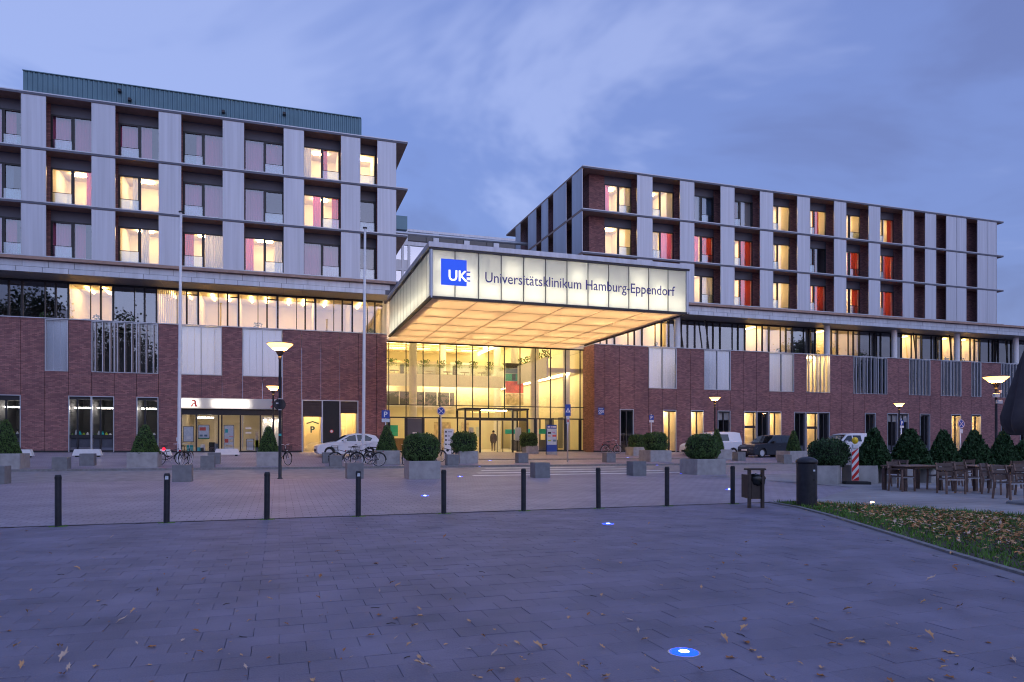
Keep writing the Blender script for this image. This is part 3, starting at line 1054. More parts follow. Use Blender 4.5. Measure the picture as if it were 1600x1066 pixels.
PS = thing('pharmacy_sign', 'long white backlit pharmacy sign with a red letter A at each end', 'sign', (-3, D - .1, s0), world=True)
mb = MB(); mb.box(PX0 - .12, PX1 + .02, D - .26, D - .20, s0, s0 + .70); mb.build('sign_face', 'lightbox_sign', PS)
mb = MB(); mb.box(PX0 - .12, PX1 + .02, D - .199, D - .03, s0 - .0, s0 + .02); mb.box(PX0 - .12, PX1 + .02, D - .199, D - .03, s0 + .68, s0 + .70); mb.box(PX0 - .12, PX1 + .02, D - .05, D - .03, s0 + .021, s0 + .679)
mb.build('sign_box', 'white', PS)
mb = MB()
for (a, b) in ((PX0 + .0, PX0 + 1.2), (PX0 + 2.0, PX0 + 4.4)): mb.box(a, b, D - .08, D - .06, s0 + .08, s0 + .6)
mb.build('sign_lamp', 'lamp_sign', PS)
for x in (PX0 + .68, PX1 - .78):
    a = MB()                                       # broad red initial with a curled foot
    a.prism([(0, 0), (.11, 0), (.17, .18), (.27, .18), (.27, 0), (.42, 0), (.42, .07), (.37, .09), (.34, .36), (.27, .44), (.12, .44), (.06, .36), (.15, .33), (.19, .37), (.24, .33), (.25, .26), (.14, .24), (.06, .08), (0, .07)], D - .275, D - .265)
    move(a, x, 0, s0 + .12); a.build('emblem', 'sign_red', PS)
b = MB()
for k, w in enumerate((.08, .05, .07, .05, .06, .05, .07, .06, .04)): b.box(PX0 + 2.6 + k * .13, PX0 + 2.6 + k * .13 + w, D - .268, D - .264, s0 + .44, s0 + .5)
b.build('faint_print', 'curtain_white', PS)

# ---- car-park entrance in the left wing
GX0, GX1 = xk(4), xk(1); gz = G(3, 52)
mb = MB()
for x in (GX0, GX0 + 1.38, GX0 + 2.6, GX1 - .06): mb.box(x, x + .07, D - .02, D + .2, gz, HEAD)
mb.box(GX0, GX1, D - .015, D + .19, HEAD - .06, HEAD)
gt = mb.build('garage_front', 'alu', BA)
mb = MB()
for k in range(7): mb.box(GX0 + .09, GX0 + 1.36, D + .06, D + .16, HEAD - .14 - k * .17, HEAD - .06 - k * .17 - .02)
mb.box(GX0 + .08, GX0 + 1.37, D + .155, D + .18, HEAD - 1.2, HEAD - .065); mb.build('shutter', 'shutter_brown', gt); mb = MB()
for k in range(5): mb.box(GX0 + 2.68, GX1 - .07, D + .06, D + .16, HEAD - .14 - k * .17, HEAD - .06 - k * .17 - .02)
mb.box(GX0 + 2.67, GX1 - .06, D + .155, D + .18, HEAD - .94, HEAD - .065)
mb.build('shutter', 'shutter_brown', gt)
mb = MB(); mb.box(GX0 + 1.46, GX0 + 2.6, D + .05, D + .15, gz, HEAD - .06); mb.build('dark_gate', 'black', gt)
mb = MB(); mb.box(GX0 + .14, GX0 + 1.3, D + .1, D + .12, gz + .1, HEAD - 1.2); dg = mb.build('glass_door', 'glass', gt)
room(BA, GX0 + .09, GX0 + 1.36, D + .3, D + 3, gz, HEAD, 'wall_cream', 'lamp_room', 1)
room(BA, GX0 + 2.68, GX1 - .07, D + .3, D + 3, gz, HEAD, 'wall_cream', 'lamp_room', 1)
mb = MB(); mb.box(GX0 + 2.68, GX0 + 3.05, D + .1, D + .11, gz, HEAD - .95); mb.box(GX0 + 3.15, GX1 - .07, D + .1, D + .11, gz, HEAD - .95); mb.build('pane', 'glass', gt)
t = text_mb('P', .62, .02, 1.0, .02); a, b = width(t); move(t, GX0 + .74 - (a + b) / 2, D + .085, gz + 1.42); t.build('parking_letter', 'dark_green', gt)
mb = MB(); cx, cz = GX0 + .74, gz + 2.12
mb.prism([(cx - .42, cz - .12), (cx, cz + .02), (cx + .42, cz - .12), (cx + .42, cz - .02), (cx, cz + .12), (cx - .42, cz - .02)], D + .075, D + .09); mb.build('roof_symbol', 'dark_green', gt)
mb = MB(); mb.cyl((GX0 + 2.05, D + .02, gz + 1.5), (GX0 + 2.05, D + .045, gz + 1.5), .13, .13, 16); dn = mb.build('round_sign', 'white', gt)
mb = MB(); mb.torus((GX0 + 2.05, D + .02, gz + 1.5), .11, .02, 'Y', 16, 4); mb.build('ring', 'sign_red', dn)

# ---- glazed office band of the podium


def band(root, x0, x1, codes, step=2.62, cell=None):
    "strip of office windows; one letter per step: L lit, D dark, B blinds drawn in a lit room, S lit dimly"
    yg = D + 2.1; z0, z1 = Z_LEDGE, Z_F0 - .012
    x = x0; i = 0
    while x < x1 - .05:
        xe = min(x + step, x1); c = codes[i % len(codes)] if isinstance(codes, str) else codes[i]; w = xe - x
        cuts = [0, .5, .72, 1.0]
        fr = MB()
        for k, q in enumerate(cuts[:-1]):
            ww = (.11, .05, .11)[k]; fr.box(x + q * w, x + q * w + ww, yg - .08, yg + .06, z0 + .0, z1)
        fr.box(x, xe, yg - .07, yg + .05, z1 - .14, z1); fr.box(x, xe, yg - .05, yg + .05, z0, z0 + .06)
        fr.box(x + .72 * w, xe, yg - .075, yg + .055, z1 - .42, z1 - .36)
        win = fr.build('window', 'frame', root)
        for k in range(3):
            a, b = x + cuts[k] * w + (.11, .05, .11)[k], x + cuts[k + 1] * w
            g = MB(); t1 = rng.uniform(-.002, .002); t2 = rng.uniform(-.003, .003)
            g.add([(a, yg + t1, z0 + .06), (b, yg - t1, z0 + .06), (b, yg - t1 + t2, z1 - .14), (a, yg + t1 + t2, z1 - .14),
                   (a, yg + .012 + t1, z0 + .06), (b, yg + .012 - t1, z0 + .06), (b, yg + .012 - t1 + t2, z1 - .14), (a, yg + .012 + t1 + t2, z1 - .14)],
                  [(0, 1, 2, 3), (7, 6, 5, 4), (0, 4, 5, 1), (1, 5, 6, 2), (2, 6, 7, 3), (3, 7, 4, 0)])
            g.build('pane', 'glass_band', win)
        lit = c in 'LBS'
        rm = room(root, x + .02, xe - .02, yg + .1, yg + 5.0, z0 - .3, z1 - .02, 'wall_room' if lit else 'wall_unlit')
        if lit:
            for k in range(1 if c == 'S' else 2):
                lm = MB(); cx = x + w * (.32 + .4 * k); lm.box(cx - .07, cx + .07, yg + 1.0, yg + 3.2, z1 - .12, z1 - .07); lm.build('tube_lamp', 'lamp_band', rm)
        if c == 'B':
            for k in range(int(w / .13)):
                bl = MB(); xx = x + .08 + k * .13
                bl.add([(xx, yg + .25, z0), (xx + .085, yg + .31, z0), (xx + .085, yg + .31, z1 - .1), (xx, yg + .25, z1 - .1)], [(0, 1, 2, 3)])
                bl.build('blind_slat', 'curtain_white', win)
        else:
            # desk, screens and a plant behind the glass
            dk = MB(); dk.box(x + .4, xe - .5, yg + .5, yg + 1.2, z0 - .02, z0 + .02); dk.build('desk', 'wood_light', rm)
            if c != 'D' or rng.random() < .5:
                for k in range(rng.choice((1, 2, 2))):
                    xx = x + .6 + k * .8 + rng.uniform(0, .2)
                    mo = MB(); mo.box(xx, xx + .5, yg + .75, yg + .79, z0 + .14, z0 + .46); mo.box(xx + .22, xx + .28, yg + .78, yg + .84, z0 + .02, z0 + .16); mo.build('monitor', 'black', rm)
            if rng.random() < .45:
                pl = MB(); cx = x + rng.uniform(.6, w - .5)
                for q in range(60):
                    t, r, h = rng.uniform(0, 6.3), rng.uniform(.02, .32), rng.uniform(.1, .75)
                    p = Vector((cx + r * math.cos(t), yg + .9 + r * math.sin(t) * .6, z0 + h)); s_ = .08
                    pl.add([p, p + Vector((s_, 0, s_ * .6)), p + Vector((s_ * .6, .02, s_ * 1.4)), p + Vector((-s_ * .2, .01, s_ * .8))], [(0, 1, 2, 3)])
                pl.build('pot_plant', 'plant_green', rm)
        x = xe; i += 1


band(BA, fx(-120, 54.1), 7.5, ['D', 'D', 'D', 'L', 'D', 'B', 'L', 'L', 'L', 'S', 'S', 'S'], step=2.66)

# ---- right wing, upper storeys
RP = [(28.1, 1.4), (32.15, 1.36), (36.15, 1.38), (40.2, 1.36), (44.2, 1.36), (48.3, 1.36), (52.3, 1.36), (56.4, 1.36), (59.2, 1.36), (61.9, 2.6), (66.0, 2.6)]
slab_set(BB, 23.2, 68.7, ends=(.03, .8), depth=20)
screen_panels(BB, [p for p in RP if p[1] < 2] + [(61.9, 1.29), (63.22, 1.28), (66.0, 1.29), (67.32, 1.28)])
ROWS_B = {
    0: ['pwL', '-wL', 'WB.', 'RW.', 'w-L', 'WrL', 'w-L', '-rL', 'R..'],
    1: ['--L', 'wPL', 'PRL', 'wRL', 'w-L', 'Wr.', 'WRL', 'WRL', 'R..'],
    2: ['W-.', 'wP.', 'wWL', 'wRL', 'w-L', 'RRL', 'RrL', 'RRL', '...'],
}
GAPS = [(25.6, 28.1)] + [(RP[k][0] + RP[k][1], RP[k + 1][0]) for k in range(8)]
for r_, zs in enumerate((Z_S2, Z_S3, Z_S4)):
    for k, (x0, x1) in enumerate(GAPS):
        if r_ == 2 and k < 1: continue
        if k == 8: x1 = x0 + .7
        upper_window(BB, x0, x1, zs, (ROWS_B[r_][k] + '...').replace('..', '-.')[:3] if '.' in ROWS_B[r_][k][:2] else ROWS_B[r_][k], [1, 0, 1, 0, 0, 0, 1, 0, 0][k])
    xs = [24.2] + [v for g in GAPS[:-1] for v in g] + [GAPS[-1][0], GAPS[-1][0] + .7, 68.3]
    for a, b in zip(xs[::2], xs[1::2]):
        mb = MB(); mb.box(a + .001, b - .001, D + REC - .02, D + REC + .3, zs + .002, zs + 3.288); mb.build('brick_pier', 'brick_dark', BB)
# side of the right wing that faces the canopy
SD = [(52.0, 2.1), (55.3, 3.0), (59.6, 1.7), (62.7, 2.3), (67.3, 1.5)]
for zs in (Z_S2, Z_S3, Z_S4):
    for (y0, w) in SD:
        m1 = MB(); m1.box(23.17, 23.22, y0 + .05, y0 + w, zs + .03, zs + 3.28); p = m1.build('screen_panel', 'alu_panel', BB)
        e1 = MB(); e1.box(23.155, 23.235, y0 + w + .002, y0 + w + .02, zs + .03, zs + 3.28); e1.build('panel_edge', 'alu', p)
    m1 = MB(); m1.box(24.2, 24.5, D + REC + .281, D + 19, zs + .003, zs + 3.285); m1.build('side_wall', 'brick_dark_return', BB)
mb = MB(); mb.box(24.5, 68.6, D + 9.6, D + 10, Z_LEDGE, Z_TOP - .17); mb.box(68.3, 68.6, D + REC, D + 9.6, Z_S4 - .1, Z_TOP - .17)
mb.build('outer_wall', 'brick_dark', BB)
mb = MB(); mb.box(24.0, 24.2, D + .35, D + 19, Z_F0, Z_S4 - .17); mb.build('side_fascia', 'header', BB)

# ---- right podium
EB = [24.2] + [25.16 + 1.335 * j for j in range(0, 43)]
xj = lambda j: 25.16 + 1.335 * j
OB = {}
HB = Z(2.55)
RW = [(3, 5, 'frosted', True), (7, 9, 'frosted', False), (12, 14, 'frosted', True), (15, 17, 'fins', True), (19, 22, 'fins', False), (24, 26, 'fins', False), (27, 29, 'fins', False), (30, 31, 'fins', False), (33, 35, 'fins', False)]
for j0, j1, kd, lit in RW:
    for j in range(j0, j1): OB.setdefault(j + 1, []).append((Z_MID - .1, Z_LEDGE - .08))
    pod_window(BB, xj(j0) + .01, xj(j1) - .01, Z_MID - .095, Z_LEDGE - .085, kd, lit)
RG = [(1, 0, .0), (4, 1, 0), (6, 1, 0), (8, 0, 0), (10, 1, 2.1), (11, 0, 0), (12, 1, 0), (14, 0, 0), (15, 1, 2.1), (16, 0, 0), (20, 0, 0), (22, 0, 0), (23, 0, 0), (25, 0, 0), (28, 1, 0), (30, 1, 0), (33, 0, 0), (35, 0, 0)]
for j, lit, mid in RG:
    OB.setdefault(j + 1, []).append((base_z(0) - 1, HB))
    zz = G(xj(j), 52)
    door_bay(BB, xj(j) + .03, xj(j + 1) - .03, zz, HB, bool(lit), .12, .5 if not mid else .86, mid, .8 if j in (8, 22, 23) else 0)
brick_wall(BB, EB, OB, zm=Z_MID - .1)
ledge(BB, 24.2, 82)
mb = MB()
for i, (a, b) in enumerate(zip(EB, EB[1:])):
    if (i - 1) in [r[0] for r in RG]: continue
    mb.box(a, b, D - .012, D + .1, G(a, 52) - .2, G(a, 52) + .11)
mb.build('plinth', 'black', BB)
mb = MB(); mb.box(24.2, 24.48, D + .281, D + 2.2, base_z(24), Z_LEDGE - .06); mb.build('brick_return', 'brick_return', BB)
band(BB, 24.4, 82, ['L', 'L', 'L', 'D', 'D', 'D', 'L', 'S', 'D', 'L', 'S', 'D', 'D', 'L', 'D', 'L', 'L', 'D', 'D', 'D', 'D', 'D', 'D', 'D'], step=2.62)
for px_ in (1058, 1292, 1397, 1495, 1587, 1660):
    x = fx(px_, D + .9); mb = MB(); mb.cyl((x, D + .9, Z_LEDGE), (x, D + .9, Z_F0 - .01), .27, .27, 20); mb.build('column', 'white', BB, smooth=False)
for px_ in (1068, 1108, 1432, 1488, 1575):
    x = fx(px_, D + 1.6); mb = MB(); mb.cyl((x, D + 1.6, Z_LEDGE), (x - .42, D + 1.6, Z_F0 - .01), .06, .06, 8); mb.build('raking_strut', 'frame', BB)
mb = MB(); mb.box(82, 82.3, D, D + 10, 0, Z_F0); mb.box(69, 82, D + .2, D + 10, Z_F0 + .38, Z_F0 + .8); mb.build('podium_roof', 'header', BB)
mb = MB(); x = fx(1588, D + 5); mb.lathe([(2.4, 0), (2.3, .5), (1.6, 1.0), (.6, 1.25), (.05, 1.3)], 20, (x + 1.5, D + 6, Z_F0 + .8)); mb.build('roof_dome', 'header', BB)

# ================================================================= CANOPY
DC = 36.8
CX0, CX1, CZ0, CZ1, CZ2 = 7.66, 23.24, Z(7.56), Z(10.17), Z(10.5)
YB = D - .35
CN = thing('entrance_canopy', 'huge backlit glass canopy box carrying the blue logo and clinic name', 'canopy', (15.4, DC, CZ0), world=True)
n = 12
for k in range(n):
    a, b = CX0 + (CX1 - CX0) * k / n, CX0 + (CX1 - CX0) * (k + 1) / n
    m1 = MB(); m1.box(a + .022, b - .022, DC, DC + .018, CZ0 + .1, CZ1 - .05); m1.build('glass_panel', 'lightbox', CN)
    if k:
        m1 = MB(); m1.box(a - .02, a + .02, DC - .006, DC + .06, CZ0 + .1, CZ1 - .05); m1.build('panel_joint', 'dark_metal', CN)
for side, X in ((-1, CX0), (1, CX1)):
    for k in range(n):
        a, b = DC + (YB - DC) * k / n, DC + (YB - DC) * (k + 1) / n
        m1 = MB(); m1.box(X - .009, X + .009, a + .022, b - .022, CZ0 + .1, CZ1 - .05); m1.build('glass_panel', 'lightbox', CN)
        if k:
            m1 = MB(); m1.box(X - .012, X + .02, a - .02, a + .02, CZ0 + .1, CZ1 - .05); m1.build('panel_joint', 'dark_metal', CN)
for x in (CX0, CX1):                                   # corner posts and rails
    mb = MB(); mb.cyl((x, DC, CZ0), (x, DC, CZ1), .10, .10, 16); mb.build('corner_post', 'alu', CN)
mb = MB()
for x in (CX0, CX1): mb.box(x - .09, x + .09, DC + .12, YB, CZ0 - .02, CZ0 + .098); mb.box(x - .07, x + .07, DC + .12, YB, CZ1 - .048, CZ1 + .06)
mb.box(CX0 - .1, CX1 + .1, DC - .09, DC + .09, CZ0 - .025, CZ0 + .095); mb.box(CX0 - .11, CX1 + .11, DC - .11, DC + .1, CZ1 - .045, CZ1 + .065)
mb.build('edge_rail', 'dark_metal', CN)
nf = 4
for k in range(nf):
    a, b = CX0 - .16 + (CX1 - CX0 + .32) * k / nf, CX0 - .16 + (CX1 - CX0 + .32) * (k + 1) / nf
    m1 = MB(); m1.box(a + .004, b - .004, DC - .16, DC - .11, CZ1 + .07, CZ2); m1.build('roof_fascia', 'alu_panel', CN)
for X, sg in ((CX0 - .16, 1), (CX1 + .11, 1)):
    m1 = MB(); m1.box(X, X + .05, DC - .10, YB, CZ1 + .07, CZ2); m1.build('roof_fascia', 'alu_panel', CN)
m1 = MB(); m1.box(CX0 - .1, CX1 + .1, DC - .10, YB, CZ2 - .12, CZ2 - .04); m1.build('roof', 'soffit_grey', CN)
# unseen inner walls added to keep the glass cavity's light out of the ceiling cavity
m1 = MB(); q = .5
m1.box(CX0 + q, CX1 - q, DC + q, DC + q + .03, CZ0 + .116, CZ2 - .13); m1.box(CX0 + q, CX0 + q + .03, DC + q + .031, YB, CZ0 + .116, CZ2 - .13); m1.box(CX1 - q - .03, CX1 - q, DC + q + .031, YB, CZ0 + .116, CZ2 - .13)
m1.box(CX0 + .1, CX1 - .1, DC + .1, DC + q + .03, CZ0 + .1, CZ0 + .115); m1.box(CX0 + .1, CX0 + q + .03, DC + q + .031, YB, CZ0 + .1, CZ0 + .115); m1.box(CX1 - q - .03, CX1 - .1, DC + q + .031, YB, CZ0 + .1, CZ0 + .115)
m1.build('light_baffle', 'white', CN)
for k in range(n):                                     # tubes behind the glass
    a, b = CX0 + (CX1 - CX0) * k / n, CX0 + (CX1 - CX0) * (k + 1) / n
    m1 = MB(); m1.box(a + .12, b - .12, DC + .34, DC + .38, CZ0 + .55, CZ0 + .6); m1.build('tube_lamp', 'lamp_box', CN)
    if k % 3 == 0:
        m1 = MB(); m1.box(a + .3, b - .3, DC + .3, DC + .34, CZ0 + 1.75, CZ0 + 1.8); m1.build('tube_lamp', 'lamp_box', CN)
    if k % 3 == 1:
        m1 = MB(); m1.box(a + .45, b - .2, DC + .28, DC + .32, CZ0 + 1.35, CZ0 + 1.4); m1.build('tube_lamp', 'lamp_box', CN)
    for X in (CX0 + .34, CX1 - .34):
        a, b = DC + .9 + (YB - DC - .9) * k / n, DC + .9 + (YB - DC - .9) * (k + 1) / n
        m1 = MB(); m1.box(X - .025, X + .025, a + .1, b - .1, CZ0 + .55, CZ0 + .6); m1.build('tube_lamp', 'lamp_box', CN)
# luminous ceiling below: stretched fabric panels in a grid
nx, ny = 6, 6
for i in range(nx):
    for j in range(ny):
        a, b = CX0 + .1 + (CX1 - CX0 - .2) * i / nx, CX0 + .1 + (CX1 - CX0 - .2) * (i + 1) / nx
        c, d = DC + .1 + (D + 1.9 - DC - .1) * j / ny, DC + .1 + (D + 1.9 - DC - .1) * (j + 1) / ny
        m1 = MB(); sag = .035
        xs = [a + .012, a + (b - a) / 2, b - .012]; ys = [c + .006, (c + d) / 2, d - .006]
        m1.add([(x, y, CZ0 + .03 - (sag if (u == 1 and w == 1) else 0)) for w, y in enumerate(ys) for u, x in enumerate(xs)],
               [(r * 3 + s, r * 3 + s + 1, r * 3 + s + 4, r * 3 + s + 3) for r in range(2) for s in range(2)])
        m1.build('ceiling_panel', 'soffit_fabric', CN, smooth=True)
        for u in (.3, .7):
            m1 = MB(); xx = a + (b - a) * u + rng.uniform(-.15, .15); yy = (c + d) / 2 + rng.uniform(-.2, .2)
            m1.box(xx - .35, xx + .35, yy - .05, yy + .05, CZ0 + .95, CZ0 + 1.0); m1.build('ceiling_tube', 'lamp_soffit', CN)
m1 = MB()
for i in range(1, nx): x = CX0 + .1 + (CX1 - CX0 - .2) * i / nx; m1.box(x - .022, x + .022, DC + .1, D + 1.9, CZ0 + .012, CZ0 + .07)
for j in range(1, ny): y = DC + .1 + (D + 1.9 - DC - .1) * j / ny; m1.box(CX0 + .1, CX1 - .1, y - .012, y + .012, CZ0 + .016, CZ0 + .066)
m1.build('ceiling_grid', 'art_cream', CN)
m1 = MB(); m1.box(CX0 + .1, CX1 - .1, YB, D + 1.9, CZ2 - .13, CZ2 - .05); m1.box(CX0 + .1, CX1 - .1, D + 1.85, D + 1.9, CZ0 + .08, CZ2 - .131)
m1.build('back_closure', 'white', CN)
# logo and name, standing just proud of the glass
lx0, lx1, lz0, lz1 = fx(689, DC), fx(729, DC), Z((688 - 445.5) / 1100 * 37.6), Z((688 - 404) / 1100 * 37.5)
m1 = MB(); m1.box(lx0, lx1, DC - .03, DC - .012, lz0, lz1); lg = m1.build('logo_square', 'sign_glow', CN)
t = text_mb('UK', .80, .012, .96, .012); a, b = width(t); move(t, lx0 + .41 - a, DC - .04, lz0 + .26); t.build('logo_letters', 'lamp_letter', lg)
m1 = MB()
hx = lx0 + .41 + (b - a) + .0
for k in range(3):
    z = lz0 + .26 + k * .235; m1.box(lx1 - .0, lx1 + .2, DC - .03, DC - .012, z + .0, z + .075)
m1.build('logo_bars', 'logo_blue', lg)
nx0, nx1 = fx(758, DC), fx(1054, DC)
t = text_mb('Universitätsklinikum Hamburg-Eppendorf', .82, .012, 1.0, .002); a, b = width(t)
s = (nx1 - nx0) / (b - a); t.v = [((x - a) * s + nx0, y + DC - .03, z * .98 + lz0 + .30) for x, y, z in t.v]
t.build('name_lettering', 'letter_blue', CN)

# ================================================================= ENTRANCE HALL
HX0, HX1, HY, HYB = 7.6, 24.15, D + 2.0, 80.0
hz = G(16, 53) + .01
HT = CZ0 + .02
EH = thing('entrance_hall', 'tall glazed entrance hall lit warm yellow beneath the canopy', 'building', (16, HY, hz), world=True)
st = (HX1 - HX0) / 12.5
mx = [HX0 + .35 + st * k for k in range(13)]
T1, T2 = Z(2.72), Z(1.80)
VX0, VX1 = fx(727, 51.4), fx(824, 51.4)
mb = MB()
for x in mx: mb.box(x - .028, x + .028, HY - .10, HY + .04, T2, HT)
mb.box(HX0, HX1, HY - .09, HY + .03, T1 - .03, T1 + .03); mb.box(HX0, HX1, HY - .095, HY + .035, T2 - .10, T2)
mb.box(HX0, HX1, HY - .09, HY + .05, HT - .10, HT)
mb.build('curtain_wall_frame', 'frame', EH)
mb = MB()
for k, x in enumerate(mx):
    if VX0 - .3 < x < VX1 + .3: continue
    mb.box(x - .11, x + .11, HY - .085, HY + .045, hz, T2 - .101)
mb.box(HX0, VX0, HY - .05, HY + .02, hz - .01, hz + .1); mb.box(VX1, HX1, HY - .05, HY + .02, hz - .01, hz + .1)
mb.build('door_frame', 'frame', EH)
for a, b in zip([HX0] + mx, mx + [HX1]):
    for z0, z1 in ((T1 + .03, HT - .1), (T2, T1 - .03), (hz + .1, T2 - .1)):
        if z1 < T2 and VX0 - .3 < (a + b) / 2 < VX1 + .3: continue
        if b - a < .3: continue
        g = MB(); g.box(a + .028, b - .028, HY - .02, HY - .008, z0, z1); g.build('pane', 'glass_hall', EH)
m1 = MB(); m1.box(mx[1] + .12, mx[2] - .12, HY - .06, HY - .03, hz + .05, T2 - .12); sd = m1.build('service_door', 'header', EH)
m1 = MB(); m1.box(mx[1] + .5, mx[1] + .82, HY - .07, HY - .062, hz + 1.35, hz + 1.55); m1.build('door_notice', 'white', sd)
# shell of the hall
m1 = MB(); m1.box(HX0 - .1, HX1 + .1, HY - .3, HYB, hz - .08, hz - .004); m1.build('floor', 'floor_int', EH)
m1 = MB(); m1.box(HX0 - .12, HX0, HY + .06, HYB, hz, Z(11)); m1.box(HX1 + .34, HX1 + .46, HY + .3, HYB, hz, Z(11)); m1.box(HX0, HX1 + .34, HYB, HYB + .1, hz, Z(11)); m1.build('wall', 'wall_cream', EH)
m1 = MB(); m1.box(HX0 - .12, HX1 + .46, HY + .05, HYB, Z(10.3), Z(10.4)); m1.box(HX0, HX1 + .3, HY + .05, HY + .12, HT + .0, Z(10.3)); m1.build('ceiling', 'wall_cream', EH)
# back block of the ground floor and its gallery
GY = 66.0; GF_ = Z(6.0); GP = Z(7.2)
m1 = MB(); m1.box(HX0, 20.9, GY, HYB, GF_ - .35, GF_); m1.build('gallery_floor', 'wall_cream', EH)
m1 = MB(); m1.box(HX0, 20.9, GY - .12, GY, GF_ - .9, GF_ + .25); m1.build('gallery_edge', 'white', EH)
m1 = MB(); m1.box(HX0, 20.9, GY - .1, GY - .08, GF_ + .25, GP); m1.build('gallery_glass', 'glass_rail', EH)
m1 = MB(); m1.box(HX0, 20.9, GY - .12, GY - .05, GP, GP + .05); m1.build('handrail', 'steel', EH)
m1 = MB(); m1.box(HX0, 20.9, GY + 2.6, GY + 2.7, hz, GF_ - .36); m1.build('back_wall', 'wall_cream', EH)
m1 = MB(); m1.box(HX0 + .4, 16.6, GY + 2.5, GY + 2.58, Z(3.45), Z(4.75)); m1.build('office_glazing', 'header', EH)
m1 = MB(); m1.box(HX0 + .4, 16.6, GY + 2.40, GY + 2.49, Z(3.28), Z(3.42)); m1.build('window_board', 'white', EH)
for (a, b) in ((8.2, 10.6), (13.0, 20.3)):
    m1 = MB(); m1.box(a, b, GY + 1.7, GY + 1.9, GF_ - .50, GF_ - .40); m1.build('strip_lamp', 'lamp_hall', EH)
for (a, b, y) in ((9, 11, 57.5), (14.5, 17, 58.5), (18, 20, 58), (9, 12, 61.5), (14, 17.5, 62), (19, 22, 60.5)):
    m1 = MB(); m1.box(a, b, y, y + .12, Z(10.1), Z(10.16)); m1.build('strip_lamp', 'lamp_hall', EH)
for r in range(5):
    for k in range(5):
        x = 8.6 + k * 2.7 + (1.2 if r % 2 else 0); y = 67.5 + r * 2.3
        m1 = MB(); m1.box(x, x + 1.9, y, y + .14, Z(10.12), Z(10.18)); m1.build('strip_lamp', 'lamp_hall', EH)
for (p, q) in (((8.3, 63), (9.6, 68)), ((18.2, 64), (20.4, 69))):
    m1 = MB(); m1.cyl((p[0], p[1], Z(9.6)), (q[0], q[1], Z(9.9)), .09, .09, 8); m1.build('slanted_lamp', 'lamp_hall', EH)
# right-hand gallery running back into the building
m1 = MB(); m1.box(21.2, HX1 + .3, HY + .5, HYB, GF_ - .35, GF_); m1.build('side_gallery_floor', 'wall_cream', EH)
m1 = MB(); m1.box(21.05, 21.2, HY + .5, HYB, GF_ - .8, GF_ + .9); m1.build('side_gallery_parapet', 'white', EH)
m1 = MB(); m1.box(23.0, 23.12, HY + .5, HYB, GF_ - .5, GF_ - .4); m1.build('strip_lamp', 'lamp_hall', EH)
m1 = MB(); m1.box(22.3, 22.4, HY + 1, HYB, Z(10.1), Z(10.16)); m1.build('strip_lamp', 'lamp_hall', EH)
for (x, y, r) in ((11.0, 60.5, .34), (21.1, 57.5, .38), (21.1, 63.0, .38), (21.1, 68.5, .38), (16.2, 72, .36), (23.2, 55.4, .3)):
    m1 = MB(); m1.cyl((x, y, hz), (x, y, Z(10.3)), r, r, 24); m1.build('column', 'white', EH, smooth=False)
for k, (y, w) in enumerate(((58.5, 1.8), (61.5, 2.2), (65.0, 2.0), (69, 2.5))):   # shop windows under the side gallery
    m1 = MB(); m1.box(HX1 + .28, HX1 + .33, y, y + w, hz + .2, hz + 3.0); m1.build('inner_window', 'header', EH)
# planting along the galleries
for (x, y) in [(8.5 + k * 1.6, GY + .5) for k in range(8)] + [(21.7, 56 + k * 2.2) for k in range(6)]:
    m1 = MB()
    for q in range(70):
        t, r, h = rng.uniform(0, 6.3), rng.uniform(.05, .5), rng.uniform(.0, .7)
        p = Vector((x + r * math.cos(t), y + .3 + r * math.sin(t), GF_ + .95 + h)); s_ = .1
        m1.add([p, p + Vector((s_, 0, s_ * .6)), p + Vector((s_ * .6, .02, s_ * 1.4)), p + Vector((-s_ * .2, .01, s_ * .8))], [(0, 1, 2, 3)])
    m1.build('gallery_plant', 'plant_green', EH)
for k in range(7):
    m1 = MB(); x = 8.6 + k * 1.25; m1.box(x - .04, x + .04, GY + 2.42, GY + 2.495, Z(3.45), Z(4.75)); m1.build('office_mullion', 'white', EH)
for k in range(6):
    m1 = MB(); y = 69.5 + k * 1.9; m1.box(HX0, 21, y, y + .3, Z(9.95), Z(10.11)); m1.build('ceiling_beam', 'art_cream', EH)
for k in range(7):                                     # tables and seats on the gallery
    x = 8.8 + k * 1.75; m1 = MB(); m1.cyl((x, GY + 2.0, GF_), (x, GY + 2.0, GF_ + .72), .05, .05, 8); m1.cyl((x, GY + 2.0, GF_ + .72), (x, GY + 2.0, GF_ + .76), .45, .45, 16); m1.build('gallery_table', 'wood_light', EH)
    m1 = MB(); m1.bbox(x + .55, x + .95, GY + 1.8, GY + 2.2, GF_, GF_ + 1.35, .03); m1.build('gallery_seat', ['art_cream', 'header', 'white'][k % 3], EH)
for k in range(3):
    m1 = MB(); m1.box(9.5 + k * 4, 12.2 + k * 4, 74, 74.2, GF_ + .8, GF_ + 2.4); m1.build('upper_partition', ['art_cream', 'soffit_grey', 'poster'][k], EH)
